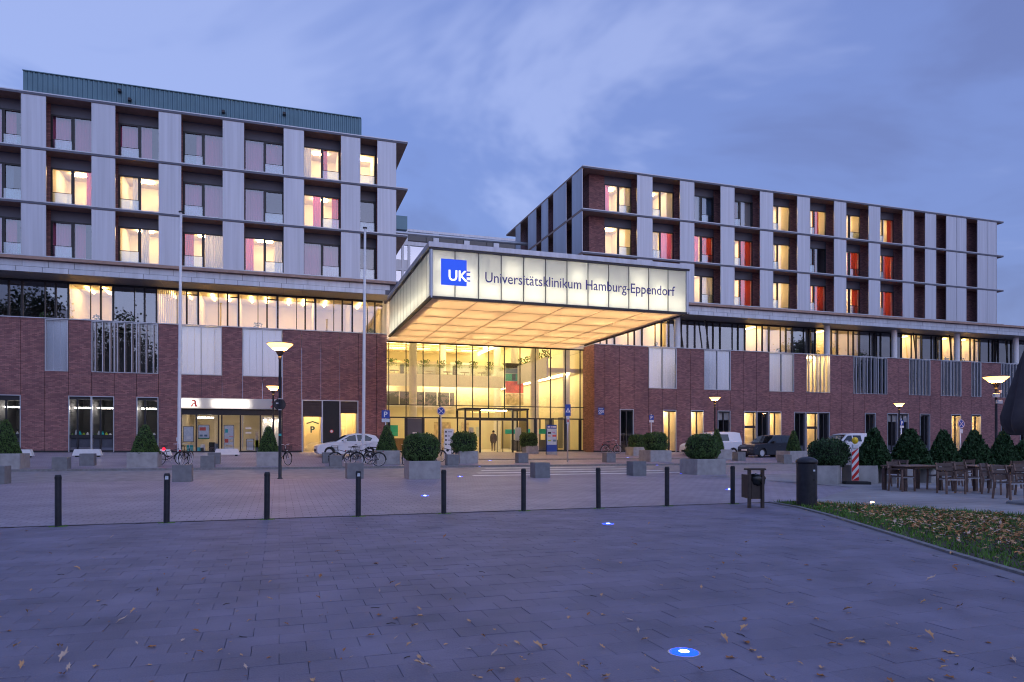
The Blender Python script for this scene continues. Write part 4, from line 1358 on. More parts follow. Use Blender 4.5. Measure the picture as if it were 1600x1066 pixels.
# hanging picture wall in four bands
ax0, ax1, ay = fx(790, 62), fx(818, 62), 62.0
tz = lambda py: Z((688 - py) / 1100 * (17.5 * SY + ay * CY))
for (p0, p1, mt) in ((566, 573.5, 'dark_metal'), (574, 582, 'curtain_blue'), (582.5, 594, 'art_green'), (594.5, 613, 'art_red'), (614, 632, 'art_cream')):
    m1 = MB(); m1.box(ax0, ax1, ay, ay + .1, tz(p1), tz(p0)); m1.build('picture_band', mt, EH)
m1 = MB(); m1.box(ax0 + (ax1 - ax0) * .35, ax0 + (ax1 - ax0) * .55, ay - .02, ay - .004, tz(593), tz(583)); m1.box(ax0 + (ax1 - ax0) * .75, ax1, ay - .02, ay - .004, tz(593), tz(583)); m1.build('picture_block', 'dark_green', EH)
# reception counter, screens, boards
m1 = MB(); m1.bbox(9.0, 12.6, 63.5, 64.4, hz, hz + 1.1); m1.build('reception_counter', 'wood_light', EH)
m1 = MB(); m1.box(8.2, 10.4, 64.9, 65.0, hz + 1.3, hz + 2.3); m1.build('reception_sign', 'teal', EH)
m1 = MB(); m1.box(19.4, 20.9, 60.5, 60.6, hz + 1.5, hz + 1.9); m1.build('cafe_sign', 'teal', EH)
m1 = MB(); m1.box(21.3, 23.8, 60.2, 60.3, hz + 1.5, hz + 1.95); m1.build('cafe_sign', 'teal', EH)
m1 = MB(); m1.box(19.6, 23.8, 58.8, 59.4, hz, hz + .95); m1.build('cafe_counter', 'header', EH)
for k, x in enumerate((17.0, 18.2)):
    m1 = MB(); m1.box(x, x + .5, 66.2, 66.3, hz + 1.2, hz + 2.2); m1.build('notice_board', 'poster', EH)
m1 = MB(); m1.box(13.6, 15.2, 64, 64.1, hz, hz + 2.6); m1.box(16.2, 16.9, 64, 64.1, hz, hz + 2.6); m1.build('inner_panel', 'art_cream', EH)
# glass vestibule with sliding doors
VY = 51.4; VT = Z(2.45)
m1 = MB()
for x in (VX0, VX0 + 1.15, VX1 - 1.2, VX1): m1.box(x - .06, x + .06, VY - .06, VY + .06, G(x, VY) - .05, VT - .12)
for x in (VX0, VX1): m1.box(x - .05, x + .05, HY - .2, HY - .1, hz - .1, VT - .12)
m1.box(VX0 - .1, VX1 + .1, VY - .1, HY - .1, VT - .12, VT); m1.box(VX0 + .06, VX1 - .06, VY - .05, VY + .05, VT - .95, VT - .83)
vs_ = m1.build('vestibule', 'frame', EH)
for (a, b) in ((VX0 + .06, VX0 + 1.09), (VX1 - 1.14, VX1 - .06)):
    g = MB(); g.box(a, b, VY - .006, VY + .006, hz, VT - .95); g.build('pane', 'glass_hall', vs_)
g = MB(); g.box(VX0 + .06, VX1 - .06, VY - .006, VY + .006, VT - .83, VT - .12); g.build('pane', 'glass_hall', vs_)
for x in (VX0, VX1):
    g = MB(); g.box(x - .006, x + .006, VY + .06, HY - .2, hz, VT - .12); g.build('pane', 'glass_hall', vs_)
m1 = MB(); m1.box(VX0 + 1.5, VX1 - 1.4, VY + .8, VY + .95, VT - .18, VT - .13); m1.build('strip_lamp', 'lamp_hall', vs_)
m1 = MB()
for x in (VX0 + 2.55, VX0 + 3.0): m1.box(x - .03, x + .03, VY + .1, VY + .16, hz, VT - .96)
m1.build('sliding_door_stile', 'frame', vs_)
for (x, w_) in ((VX1 - 1.0, .5), (VX0 + .3, .35)):
    g = MB(); g.box(x, x + w_, VY + .03, VY + .034, hz + .9, hz + 1.9); g.build('door_poster', 'poster', vs_)

# ================================================================= REAR LINK BUILDING
RL = thing('link_building', 'low grey link block with ribbon windows seen above the canopy roof', 'building', (16, 78, 8), world=True)
ry = 82.0
tp = lambda px_, py_, Y: Z((688 - py_) / 1100 * (fx(px_, Y) * SY + Y * CY))
rx0, rx1 = fx(600, ry), fx(800, ry)
zt, zb = tp(700, 364.5, ry), tp(700, 392, ry)
m1 = MB(); m1.box(rx0 - 4, rx1 + 4, ry + .4, ry + 8, Z(10.6), zt); m1.box(rx0 - 4, rx1 + 4, ry - .1, ry + .38, zt - .25, zt + .03); m1.box(rx0 - 4, rx1 + 4, ry, ry + .39, Z(10.6), zb); m1.build('wall', 'fascia', RL)
pp = [625, 637, 638, 676, 686.5, 724.5, 734.5, 770, 780, 815]
for a, b in ((637, 677), (685.5, 725), (733.5, 771), (779.5, 815)):
    x0_, x1_ = fx(a, ry), fx(b, ry)
    w_ = MB(); w_.box(x0_, x1_, ry + .12, ry + .16, zb, zt - .25); wn_ = w_.build('window', 'car_glass', RL)
    w_ = MB(); w_.box(x0_ + (x1_ - x0_) * .72, x0_ + (x1_ - x0_) * .74, ry + .05, ry + .11, zb, zt - .25); w_.box(x0_, x1_, ry + .05, ry + .115, (zb + zt) / 2 - .3, (zb + zt) / 2 - .18); w_.build('mullion', 'frame', wn_)
for a, b in ((677, 685.5), (725, 733.5), (771, 779.5), (629, 637)):
    w_ = MB(); w_.box(fx(a, ry), fx(b, ry), ry - .1, ry + .2, zb, zt - .25); w_.build('pier', 'fascia', RL)
m1 = MB(); yy = 66.0; m1.cyl((9.2, yy, tp(622, 364, yy)), (26.5, yy, tp(800, 384, yy) + .3), .17, .17, 10); m1.build('rail_tube', 'alu', RL)
m1 = MB(); yy = 74; m1.box(fx(618, yy), fx(636.5, yy), yy, yy + 3, tp(625, 358, yy), tp(625, 337, yy)); m1.build('plant_box', 'green_metal', RL)
# glazed stair beside the left wing
yy = 60.0
gx = [8.9, fx(636, yy), fx(684, yy)]
m1 = MB()
for x in (9.0, fx(629, yy), fx(639, yy)): m1.box(x - .1, x + .1, yy - .1, yy + .1, Z(10.6), tp(640, 381, yy))
m1.box(8.9, fx(690, yy), yy - .12, yy + .12, tp(640, 384, yy), tp(640, 378, yy)); m1.box(8.9, fx(690, yy), yy - .12, yy + .12, max(Z(10.6), tp(640, 424, yy)), max(Z(10.7), tp(640, 421, yy)))
m1.box(8.9, fx(637, yy), yy - .05, yy + .05, tp(640, 421, yy), tp(640, 407, yy))
m1.build('stair_frame', 'fascia', RL)
m1 = MB(); m1.box(9.1, fx(690, yy), yy + .02, yy + .04, max(Z(10.6), tp(640, 450, yy)), tp(640, 384, yy)); m1.build('stair_glazing', 'glass_mirror', RL)
m1 = MB(); m1.box(8.8, 23, yy + 3, yy + 3.2, Z(10.6), tp(640, 386, yy + 3)); m1.build('stair_wall', 'wall_unlit', RL)

# ================================================================= FORECOURT FURNITURE
# ---- bollards
bol = MB(); bol.lathe([(.052, -.05), (.052, .865), (.049, .885), (.040, .9)], 20)
bolm = bol.mesh('post', 'dark_metal')
cap = MB(); cap.lathe([(.054, .82), (.0545, .83), (.0545, .862), (.053, .868)], 20); capm = cap.mesh('band', 'black')
moss = MB()
for q in range(60):
    t, r = rng.uniform(0, 6.3), rng.uniform(.05, .16); h = rng.uniform(.006, .02)
    x, y = r * math.cos(t), r * math.sin(t) * .7
    moss.add([(x - .012, y, .001), (x + .012, y, .001), (x, y + .01, h), (x, y - .012, .001)], [(0, 1, 2), (1, 3, 2), (3, 0, 2)])
mossm = moss.mesh('moss', 'grass')
names = ['leftmost dark steel bollard of the row', 'second dark bollard from the left, with a pale sticker', 'third dark bollard from the left, in front of the street lamp',
         'fourth dark bollard from the left, in front of a concrete cube', 'fifth dark bollard, middle of the row, by the round bush planter',
         'sixth dark bollard from the left, before the zebra crossing', 'seventh dark bollard from the left, right of the crossing', 'eighth dark bollard from the left, before the last two',
         'rightmost dark bollard beside the litter bin']
for k, px_ in enumerate((91.5, 260.5, 417, 559.5, 693, 817.5, 934.5, 1041.5, 1144)):
    X = fx(px_, 14.12)
    b = thing('bollard', names[k], 'bollard', (X, 14.10, 0), rng.uniform(0, 6), 'dark bollards in a row across the paving')
    put('post', bolm, b); put('band', capm, b); put('moss', mossm, b)
    b.rotation_euler = (R(rng.uniform(-.6, .6)), R(rng.uniform(-.6, .6)), 0)
    if k in (1, 3):
        s_ = MB(); s_.add([(-.03, -.0535, .79), (.03, -.0535, .79), (.028, -.0545, .85), (-.02, -.0545, .855)], [(0, 1, 2, 3)]); s_.build('sticker', 'poster', b, world=False)

# ---- concrete cubes
cubs = [(284, 753.3, 'nearest concrete cube left of the first lamp, by the bicycle with a red light'), (93, 735.2, 'concrete cube left of the long white bench on the far left'),
        (-10, 757, 'concrete cube cut by the left picture edge'), (135, 728, 'concrete cube in front of the white bench under the double window'),
        (324, 732, 'front one of two concrete cubes before the pharmacy'), (334, 725.2, 'rear one of two concrete cubes before the pharmacy'),
        (525, 730, 'concrete cube before the bicycles parked by the white car'), (513, 724, 'concrete cube by the front wheel of the white car'),
        (555, 748.3, 'concrete cube standing nearest the fourth bollard'), (708, 727.8, 'concrete cube between two bush planters left of the entrance'),
        (818, 723.8, 'concrete cube straight in front of the entrance doors'), (848, 746.8, 'concrete cube at the near end of the zebra crossing'),
        (955, 722.8, 'concrete cube right of the crossing sign'), (1000, 743.6, 'concrete cube on the right side of the zebra crossing'),
        (1159, 720.3, 'concrete cube in front of the grey car'), (1231, 725.6, 'concrete cube behind the dark service column')]
cb_ = MB(); cb_.bbox(-.3, .3, -.3, .3, -.1, .58, .012)
cbm = cb_.mesh('concrete_cube', 'concrete_dark')
for px_, py_, lb in cubs:
    p = gp(px_, py_)
    o = put('concrete_cube', cbm, None, (p.x, p.y + .3, p.z), rng.uniform(-.03, .03)); tag(o, lb, 'cube seat', 'concrete cube seats on the forecourt')

# ---- topiary and planters


def foliage(fn, n, size, seed, jit=.05):
    "many small leaves spread over and just under a surface given by fn(u, v) -> point, normal"
    q = random.Random(seed); mb = MB()
    for _ in range(n):
        p, nr = fn(q.random(), q.random())
        p = p - nr * abs(q.gauss(0, jit)) + nr * q.uniform(0, jit * .5)
        t = Vector((q.gauss(0, 1), q.gauss(0, 1), q.gauss(0, 1))).normalized()
        d = (nr * q.uniform(.2, 1.1) + t * .9 + Vector((0, 0, .3))).normalized()
        s = d.cross(t).normalized(); l = size * q.uniform(.6, 1.4); w = l * .42
        mb.add([p - s * w * .2, p + d * l * .5 + s * w, p + d * l, p + d * l * .5 - s * w], [(0, 1, 2, 3)])
    return mb


def cone_fn(r, h, flat=.04, bulge=.08):
    def f(u, v):
        z = 1 - math.sqrt(1 - v * .995); t = u * 2 * math.pi
        rr = (r * (1 - z) ** .95 + bulge * r * math.sin(z * 3.1)) + flat * .5
        rr *= 1 + .05 * math.sin(3 * t + 2 * z) + .04 * math.sin(7 * t - 9 * z) + .03 * math.sin(13 * t + 17 * z)
        nr = Vector((math.cos(t), math.sin(t), r / h)).normalized()
        return Vector((rr * math.cos(t), rr * math.sin(t), z * h)), nr
    return f


def ball_fn(r, h, sq=2.5):
    def f(u, v):
        t = u * 2 * math.pi; c = 1 - 1.93 * v; s = math.sqrt(max(0, 1 - c * c))
        e = 2 / sq
        x = s ** e
        z = math.copysign(abs(c) ** e, c)
        k = 1 + .03 * math.sin(5 * t + 3 * c) + .03 * math.sin(9 * t - 7 * c) + .02 * math.sin(17 * t + 11 * c)
        nr = Vector((s * math.cos(t), s * math.sin(t), c * r / h * 2)).normalized()
        return Vector((r * x * math.cos(t) * k, r * x * math.sin(t) * k, h / 2 + h / 2 * z * k)), nr
    return f


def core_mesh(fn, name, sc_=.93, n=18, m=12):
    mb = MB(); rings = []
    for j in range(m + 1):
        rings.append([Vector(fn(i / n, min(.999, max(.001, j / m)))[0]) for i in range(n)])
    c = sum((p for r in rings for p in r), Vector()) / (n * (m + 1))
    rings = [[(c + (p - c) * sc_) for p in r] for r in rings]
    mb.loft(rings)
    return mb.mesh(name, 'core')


TOP = {}
for nm, fn, cnt, sz, mt in (('cone', cone_fn(.62, 1.35), 5200, .058, 'leaf_box'), ('ball', ball_fn(.70, 1.02), 5600, .058, 'leaf_box'),
                            ('low', ball_fn(.68, .72, 3.0), 4200, .058, 'leaf_box'), ('yew', cone_fn(.88, 1.42, .03, .03), 6200, .105, 'leaf_yew'), ('bush', ball_fn(.86, 1.0), 5200, .062, 'leaf_yew')):
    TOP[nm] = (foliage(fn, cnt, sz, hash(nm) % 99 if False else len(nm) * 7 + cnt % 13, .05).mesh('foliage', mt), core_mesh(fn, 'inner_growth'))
TRUNK = MB().cyl((0, 0, -.35), (0, 0, .3), .05, .04, 8).mesh('stem', 'bark')


def planter(w, d, h, name='planter', label='', loc=(0, 0, 0), rz=0., hexa=False):
    t = thing(name, label, 'planter', loc, rz, 'concrete planters on the forecourt')
    b = MB(); th = .06
    if hexa:
        def rg(k, z, s=1.): return [(k * math.cos(R(60 * i + 30)) * s * 1.0, k * math.sin(R(60 * i + 30)) * s, z) for i in range(6)]
        r = w / 2 * 1.1
        b.loft([rg(r, -.15), rg(r, h), rg(r - th, h), rg(r - th, h - .1)])
    else:
        def rg(s, z): return [(-w / 2 + s, -d / 2 + s, z), (w / 2 - s, -d / 2 + s, z), (w / 2 - s, d / 2 - s, z), (-w / 2 + s, d / 2 - s, z)]
        b.loft([rg(0, -.15), rg(0, h - .015), rg(.015, h), rg(th, h), rg(th, h - .1)])
    b.build('box', 'concrete', t, world=False)
    s_ = MB()
    if hexa: s_.loft([rg(r - th, h - .1), rg(r - th - .01, h - .08)])
    else: s_.loft([rg(th, h - .1), rg(th + .01, h - .08)])
    s_.build('soil', 'soil', t, world=False)
    return t


def topiary(kind, loc, sx, sz, label, rz=0.):
    o = thing('topiary_bush' if kind != 'yew' else 'clipped_conifer', label, 'shrub', loc, rz, 'clipped bushes in planters')
    for me, nm in zip(TOP[kind], ('foliage', 'inner_growth')):
        c = put(nm, me, o); c.scale = (sx, sx, sz)
    put('stem', TRUNK, o)
    return o


# centre px, base py, left px, right px, rim py, kind, bush left/right px, bush top py, text
PLN = [(3, 733.5, -22, 27, 709.5, 'cone', -21, 20, 652, 'cone bush on the far left edge', 0),
       (222, 731, 199.5, 244, 707.5, 'cone', 202, 243, 661, 'cone bush between the double window and the flagpole', 0),
       (420, 729, 402.5, 440, 706.5, 'cone', 405, 437, 663, 'cone bush behind the first street lamp', 0),
       (607, 726, 589, 626, 704.5, 'cone', 591, 624, 662, 'cone bush left of the entrance under the parking sign', 0),
       (664, 749, 641, 692, 720.5, 'ball', 637, 692.5, 680.5, 'big round bush left of the crossing, near the fifth bollard', 0),
       (733, 724.5, 719, 750, 705, 'low', 711, 750, 677.5, 'flat round bush before the left side of the entrance', 0),
       (832, 709.5, 823, 844, 697, 'low', 817, 844, 678, 'small flat round bush right of the entrance doors', 0),
       (1002, 712.5, 988, 1016, 699, 'low', 989, 1016, 681, 'flat round bush left of the first white van', 0),
       (1033, 722, 1010, 1056, 704, 'low', 1016, 1052, 678, 'flat round bush in front of the first white van', 0),
       (1112, 742, 1085, 1138, 717.5, 'ball', 1087, 1138, 681.5, 'big round bush right of the crossing', 0),
       (1132, 718, 1118, 1147, 703, 'cone', 1118, 1140, 668, 'small cone bush behind the big round bush', 0),
       (1248, 720, 1230, 1264, 705, 'cone', 1239, 1262, 670, 'small cone bush right of the grey car', 0)]
for (cx, by, l, r, ry_, kd, bl, br, bt, tx, hx) in PLN:
    p = gp(cx, by); t = dist(p)
    w = (r - l) / 1100 * t * .97; h = (by - ry_) / 1100 * t
    w = min(w, 1.45)
    lc = Vector((p.x, p.y + w / 2, G(p.x, p.y + w / 2)))
    planter(w, w, h, 'planter', 'square concrete planter of the ' + tx, lc)
    t2 = dist(lc); bw = (br - bl) / 1100 * t2; bh = (ry_ - bt) / 1100 * t2 + .12
    r0, h0 = {'cone': (.66, 1.38), 'ball': (.70, 1.02), 'low': (.68, .72)}[kd]
    topiary(kd, lc + Vector((fx((bl + br) / 2, lc.y) - fx((l + r) / 2, lc.y), 0, h - .09)), bw / 2 / r0, bh / h0, 'clipped ' + tx, rng.uniform(0, 6))

HEX = [(1303, 757.5, 1276, 1337, 728, 'bush', 1265, 1324, 689, 'dark oval bush left of the warning beacon'),
       (1365, 756.5, 1338, 1393, 728, 'yew', 1340, 1391, 667, 'dark conifer right of the warning beacon'),
       (1422, 756, 1394, 1450, 728, 'yew', 1392, 1452, 668, 'broad dark conifer behind the first chair'),
       (1474, 755, 1450, 1502, 728, 'yew', 1450, 1498, 670, 'dark conifer third from the beacon'),
       (1522, 755, 1497, 1548, 728, 'yew', 1496, 1548, 671, 'dark conifer under the right no-stopping sign'),
       (1568, 754, 1545, 1596, 728, 'yew', 1545, 1590, 672, 'dark conifer beside the closed parasol'),
       (1612, 753, 1590, 1640, 728, 'yew', 1574, 1630, 686, 'conifer at the right edge catching the lamp light')]
for k, (cx, by, l, r, ry_, kd, bl, br, bt, tx) in enumerate(HEX):
    p = gp(cx, by); t = dist(p)
    w = (r - l) / 1100 * t * .97; h = (by - ry_) / 1100 * t
    lc = Vector((p.x, p.y + w * .5, G(p.x, p.y + w * .5)))
    planter(w, w, h, 'planter', 'six-sided concrete planter of the ' + tx, lc, R(8 + 3 * k), True)
    t2 = dist(lc); bw = (br - bl) / 1100 * t2; bh = (ry_ - bt) / 1100 * t2 + .1
    r0, h0 = {'yew': (.84, 1.42), 'bush': (.86, 1.0)}[kd]
    topiary(kd, lc + Vector((fx((bl + br) / 2, lc.y) - lc.x, 0, h - .09)), bw / 2 / r0, bh / h0, tx, rng.uniform(0, 6))

# ---- white benches
bn = MB(); bn.prism([(-.62, .44), (.62, .44), (.74, .08), (-.74, .08)], -.24, .24)
bnm = bn.mesh('seat_body', 'white'); ft = MB()
ft.box(-.6, -.45, -.18, .18, -.05, .08); ft.box(.45, .6, -.18, .18, -.05, .08); ftm = ft.mesh('foot', 'black')
for px_, py_, tx in ((28, 715, 'behind the leftmost cone bush'), (137, 714, 'under the double shop window'), (247, 714, 'half hidden by the second cone bush'), (355, 712.5, 'in front of the pharmacy door')):
    p = gp(px_, py_); b = thing('bench', 'low white trapezoid bench ' + tx, 'bench', p, rng.uniform(-.03, .03), 'white benches along the left wing')
    put('seat_body', bnm, b); put('foot', ftm, b)

# ---- street lamps


def street_lamp(loc, h, dia, label, pole_r=.055):
    t = thing('street_lamp', label, 'street lamp', loc, 0, 'mushroom street lamps')
    r = dia / 2
    b = MB(); b.lathe([(pole_r * 1.7, -.05), (pole_r * 1.7, .02), (pole_r * 1.15, .05), (pole_r, .9), (pole_r * .92, h - .62), (pole_r * 1.1, h - .60), (pole_r * 1.1, h - .50)], 16); b.build('pole', 'dark_metal', t, world=False, smooth=True)
    b = MB(); b.lathe([(pole_r * 1.0, h - .50), (r * .22, h - .42), (r * .36, h - .30)], 24); b.build('collar', 'dark_metal', t, world=False)
    b = MB(); b.lathe([(r * .34, h - .298), (r * .50, h - .25), (r * .60, h - .215), (r * .3, h - .20)], 32); b.build('lens', 'lamp_street', t, world=False)
    b = MB(); b.lathe([(r * .605, h - .213), (r * .80, h - .14), (r * .985, h - .055), (r * .98, h - .05), (r * .3, h - .06)], 32); b.build('bowl', 'lamp_street_rim', t, world=False)
    b = MB(); b.lathe([(r * 1.0, h - .05), (r * 1.01, h - .035), (r * .7, h - .005), (r * .05, h)], 32); b.build('lid', 'dark_metal', t, world=False)
    return t


p = gp(437.5, 748.4); L1 = street_lamp(p, 4.98, .93, 'tall street lamp beside the third bollard, carrying a round sign plate')
street_lamp(gp(1117, 714), (714 - 620) / 1100 * dist(gp(1117, 714)), .80, 'street lamp above the first white van')
street_lamp(gp(1405, 713), (713 - 629.5) / 1100 * dist(gp(1405, 713)), .80, 'street lamp between the two parking signs on the right')
street_lamp(gp(427, 716), (716 - 602.5) / 1100 * dist(gp(427, 716)), .82, 'lower street lamp behind the first one, by the pharmacy sign')
p = gp(1556.5, 741); L2 = street_lamp(p, (741 - 587.5) / 1100 * dist(p), .98, 'street lamp beside the closed parasol')
b = MB(); h2 = (741 - 618) / 1100 * dist(p)
b.bbox(-.28, .04, -.16, -.03, h2 - .09, h2 + .08); b.bbox(-.08, .22, -.14, -.02, h2 - .35, h2 - .2); b.cyl((.12, -.1, h2 + .1), (.12, -.1, h2 + .22), .06, .06, 8); b.build('control_box', 'alu', L2, world=False)

# ---- flagpoles
for px_, top_, base_, tx in ((281, 332, 722, 'slim white flagpole left of the pharmacy sign'), (569, 357, 724, 'slim white flagpole over the parked bicycles')):
    p = gp(px_ - 1.5, base_); h = (base_ - top_) / 1100 * dist(p)
    f = thing('flagpole', tx, 'flagpole', p, 0, 'white flagpoles')
    b = MB(); b.lathe([(.095, -.05), (.09, .0), (.085, h * .4), (.062, h)], 16); b.build('pole', 'white', f, world=False, smooth=True)
    b = MB(); b.lathe([(.05, h + .001), (.12, h + .01), (.12, h + .06), (.03, h + .09)], 16); b.build('cap', 'dark_metal', f, world=False)
    b = MB(); b.box(-.13, -.085, -.02, .02, 1.1, 1.3); b.box(-.1, -.07, -.02, .02, 5.4, 5.5); b.build('cleat', 'steel', f, world=False)
    f.rotation_euler = (0, R(.45), 0)

# ---- traffic signs


def sign_pole(loc, h, label):
    t = thing('traffic_sign', label, 'sign', loc)
    b = MB(); b.cyl((0, 0, -.05), (0, 0, h), .03, .03, 10); b.build('pole', 'steel', t, world=False, smooth=True)
    return t


def disc(t, z, r, mt, name, y=-.05, n=28, th=.012):
    b = MB(); b.cyl((0, y, z), (0, y + th, z), r, r, n); return b.build(name, mt, t, world=False)


def nostop(t, z, r):
    d_ = disc(t, z, r, 'sign_blue', 'plate')
    b = MB(); b.torus((0, -.052, z), r * .90, r * .09, 'Y', 28, 4); b.build('ring', 'sign_ring', d_, world=False)
    b = MB(); k = r * .55; w = r * .11
    for sx in (1, -1):
        b.prism([(-k * sx - w * sx * 0 - w, z - k), (-k * sx + w, z - k), (k * sx + w, z + k), (k * sx - w, z + k)], -.058, -.052)
    b.build('cross', 'sign_ring', d_, world=False)


def parking(t, z, w):
    b = MB(); b.bbox(-w / 2, w / 2, -.05, -.038, z - w / 2, z + w / 2, .004); d_ = b.build('plate', 'sign_blue', t, world=False)
    x = text_mb('P', w * .95, .004, 1.0, .008); a, b_ = width(x); move(x, -(a + b_) / 2, -.054, z - w * .33); x.build('letter', 'white', d_, world=False)
    b = MB(); b.bbox(-w / 2, w / 2, -.05, -.038, z - w * .98, z - w * .55, .004); b.build('lower_plate', 'poster', t, world=False)


pm('sign_ring', (.72, .62, .66), .5, var=.04)
def SP(px_, base_, top_, lb):
    p = gp(px_, base_); return sign_pole(p, (base_ - top_) / 1100 * dist(p), lb), dist(p), base_


t, dd, bb = SP(602.5, 724, 640, 'blue parking sign above the cone bush left of the entrance'); parking(t, (bb - 647.5) / 1100 * dd, .50 * dd / 44)
t, dd, bb = SP(1017.5, 712, 647, 'blue parking sign on the brick right of the entrance'); parking(t, (bb - 652.5) / 1100 * dd, .34 * dd / 48)
t, dd, bb = SP(1408, 735, 654, 'blue parking sign under the lamp between the conifers'); parking(t, (bb - 661) / 1100 * dd, 7.8 / 1100 * dd)
t, dd, bb = SP(689, 722, 634, 'round no-stopping sign left of the entrance doors'); nostop(t, (bb - 642.5) / 1100 * dd, 6.7 / 1100 * dd)
t, dd, bb = SP(1505, 735, 655, 'round no-stopping sign among the conifers on the right'); t.location.x -= .18; nostop(t, (bb - 662.5) / 1100 * dd, 6.8 / 1100 * dd)
b = MB(); z = (bb - 674) / 1100 * dd; b.bbox(-.1, .1, -.05, -.04, z - .1, z + .1, .004); b.build('lower_plate', 'poster', t, world=False)
t, dd, bb = SP(887, 722.5, 632, 'blue pedestrian-crossing sign at the zebra crossing')
z = (bb - 641) / 1100 * dd; w = 9.2 / 1100 * dd; hh = 18 / 1100 * dd
b = MB(); b.bbox(-w / 2, w / 2, -.05, -.038, z - hh / 2, z + hh / 2, .004); d_ = b.build('plate', 'sign_blue', t, world=False)
b = MB(); k = w * .44; b.prism([(-k, z - k * .9), (k, z - k * .9), (0, z + k * 1.0)], -.054, -.051); tr_ = b.build('triangle', 'white', d_, world=False)
b = MB(); b.cyl((0, -.06, z + k * .25), (0, -.056, z + k * .25), k * .12, k * .12, 8); b.prism([(-k * .1, z + k * .12), (k * .12, z + k * .12), (k * .3, z - k * .75), (k * .12, z - k * .75), (0, z - k * .3), (-k * .25, z - k * .75), (-k * .42, z - k * .7)], -.06, -.056); b.build('figure', 'sign_blue', d_, world=False)
b = MB(); z2 = (bb - 656) / 1100 * dd; b.bbox(-.09, .09, -.05, -.04, z2 - .24, z2 + .2, .004); lp = b.build('lower_plate', 'poster', t, world=False)
b = MB(); b.box(-.05, .05, -.056, -.051, z2 - .15, z2 + .02); b.build('print', 'art_red', lp, world=False)
b = MB(); zr = (748.4 - 632) / 1100 * dist(L1.location); b.cyl((-.01, .10, zr), (-.01, .112, zr), .215, .215, 28); rp = b.build('round_plate', 'dark_metal', L1, world=False)
b = MB(); b.box(-.14, -.04, .095, .099, zr + .02, zr + .07); b.build('sticker', 'poster', rp, world=False)
b = MB(); b.box(-.06, .06, -.075, .1, zr + .19, zr + .21); b.box(-.06, .06, -.075, .1, zr - .21, zr - .19); b.build('clamp', 'steel', rp, world=False)
zs_ = (748.4 - 680) / 1100 * dist(L1.location); b = MB(); b.cyl((0, -.056, zs_ - .03), (0, -.056, zs_ + .05), .052, .052, 12); b.build('blue_sticker', 'teal', L1, world=False)

# house-number plate on the brick
hx0, hx1 = fx(934, D), fx(943.8, D); hz1, hz0 = Z((688 - 637) / 1100 * 57), Z((688 - 648) / 1100 * 57)
HN = thing('house_number_sign', 'blue house number plate reading O20 on the brick right of the entrance', 'sign', ((hx0 + hx1) / 2, D - .03, hz0), world=True)
b = MB(); b.box(hx0, hx1, D - .05, D - .03, hz0, hz1); b.build('plate', 'sign_blue', HN)
x = text_mb('O20', .30, .004, 1.0, .006); a, b_ = width(x); s = (hx1 - hx0) * .86 / (b_ - a); x.v = [((q[0] - a) * s + hx0 + (hx1 - hx0) * .07, q[1] + D - .056, q[2] * .95 + hz0 + .17) for q in x.v]; x.build('number', 'white', HN)
b = MB(); b.box(hx0 + .05, hx1 - .1, D - .056, D - .051, hz1 - .12, hz1 - .08); b.box(hx0 + .05, hx0 + .3, D - .056, D - .051, hz0 + .05, hz0 + .09); b.build('small_print', 'white', HN)

# ---- information boards by the entrance
p = gp(861.5, 710.5); d0 = dist(p)
IP = thing('info_pillar', 'blue and white information pillar right of the entrance doors', 'sign', p)
h = (710.5 - 664) / 1100 * d0; w = 16.5 / 1100 * d0
b = MB(); b.bbox(-w / 2 - .02, w / 2 + .02, -.14, .14, -.05, .22, .01); b.build('plinth', 'concrete', IP, world=False)
b = MB(); b.bbox(-w / 2, w / 2, -.1, .1, .22, h, .01); b.build('body', 'sign_blue', IP, world=False)
b = MB(); b.box(-w / 2 + .02, w / 2 - .02, -.108, -.101, h * .33, h - .28); f_ = b.build('map_sheet', 'poster', IP, world=False)
for (u0, u1, v0, v1, mt) in ((.1, .42, .68, .8, 'dark_metal'), (.1, .42, .5, .62, 'art_cream'), (.55, .95, .5, .62, 'art_red'), (.1, .4, .22, .3, 'lime'), (.6, .9, .2, .32, 'curtain_blue'), (.55, .8, .75, .8, 'curtain_pink')):
    b = MB(); H0, H1 = h * .33, h - .28; b.box(-w / 2 + w * u0, -w / 2 + w * u1, -.114, -.109, H0 + (H1 - H0) * v0, H0 + (H1 - H0) * v1); b.build('print', mt, f_, world=False)
b = MB()
for u0, u1 in ((.08, .3), (.38, .48), (.55, .95)): b.box(-w / 2 + w * u0, -w / 2 + w * u1, -.106, -.101, h - .2, h - .1)
b.build('heading', 'white', IP, world=False)
p = gp(701.5, 716); d0 = dist(p); h = (716 - 670) / 1100 * d0; w = 15 / 1100 * d0
IB = thing('info_board', 'white free-standing direction board left of the entrance doors', 'sign', p)
b = MB(); b.bbox(-w / 2, w / 2, -.04, .04, .1, h, .008); b.build('board', 'white', IB, world=False)
b = MB()
for k in range(4): b.box(-w / 2 + .05, -w / 2 + .15, -.046, -.041, h - .25 - k * .26, h - .14 - k * .26); b.box(-w / 2 + .22, w / 2 - .12 - .1 * (k % 2), -.046, -.041, h - .22 - k * .26, h - .18 - k * .26)
b.cyl((-.1, -.046, .5), (-.1, -.041, .5), .09, .09, 12); b.build('print', 'dark_metal', IB, world=False)
b = MB(); b.box(-w / 2, -w / 2 + .05, -.03, .03, -.05, .1); b.box(w / 2 - .05, w / 2, -.03, .03, -.05, .1); b.build('foot', 'steel', IB, world=False)

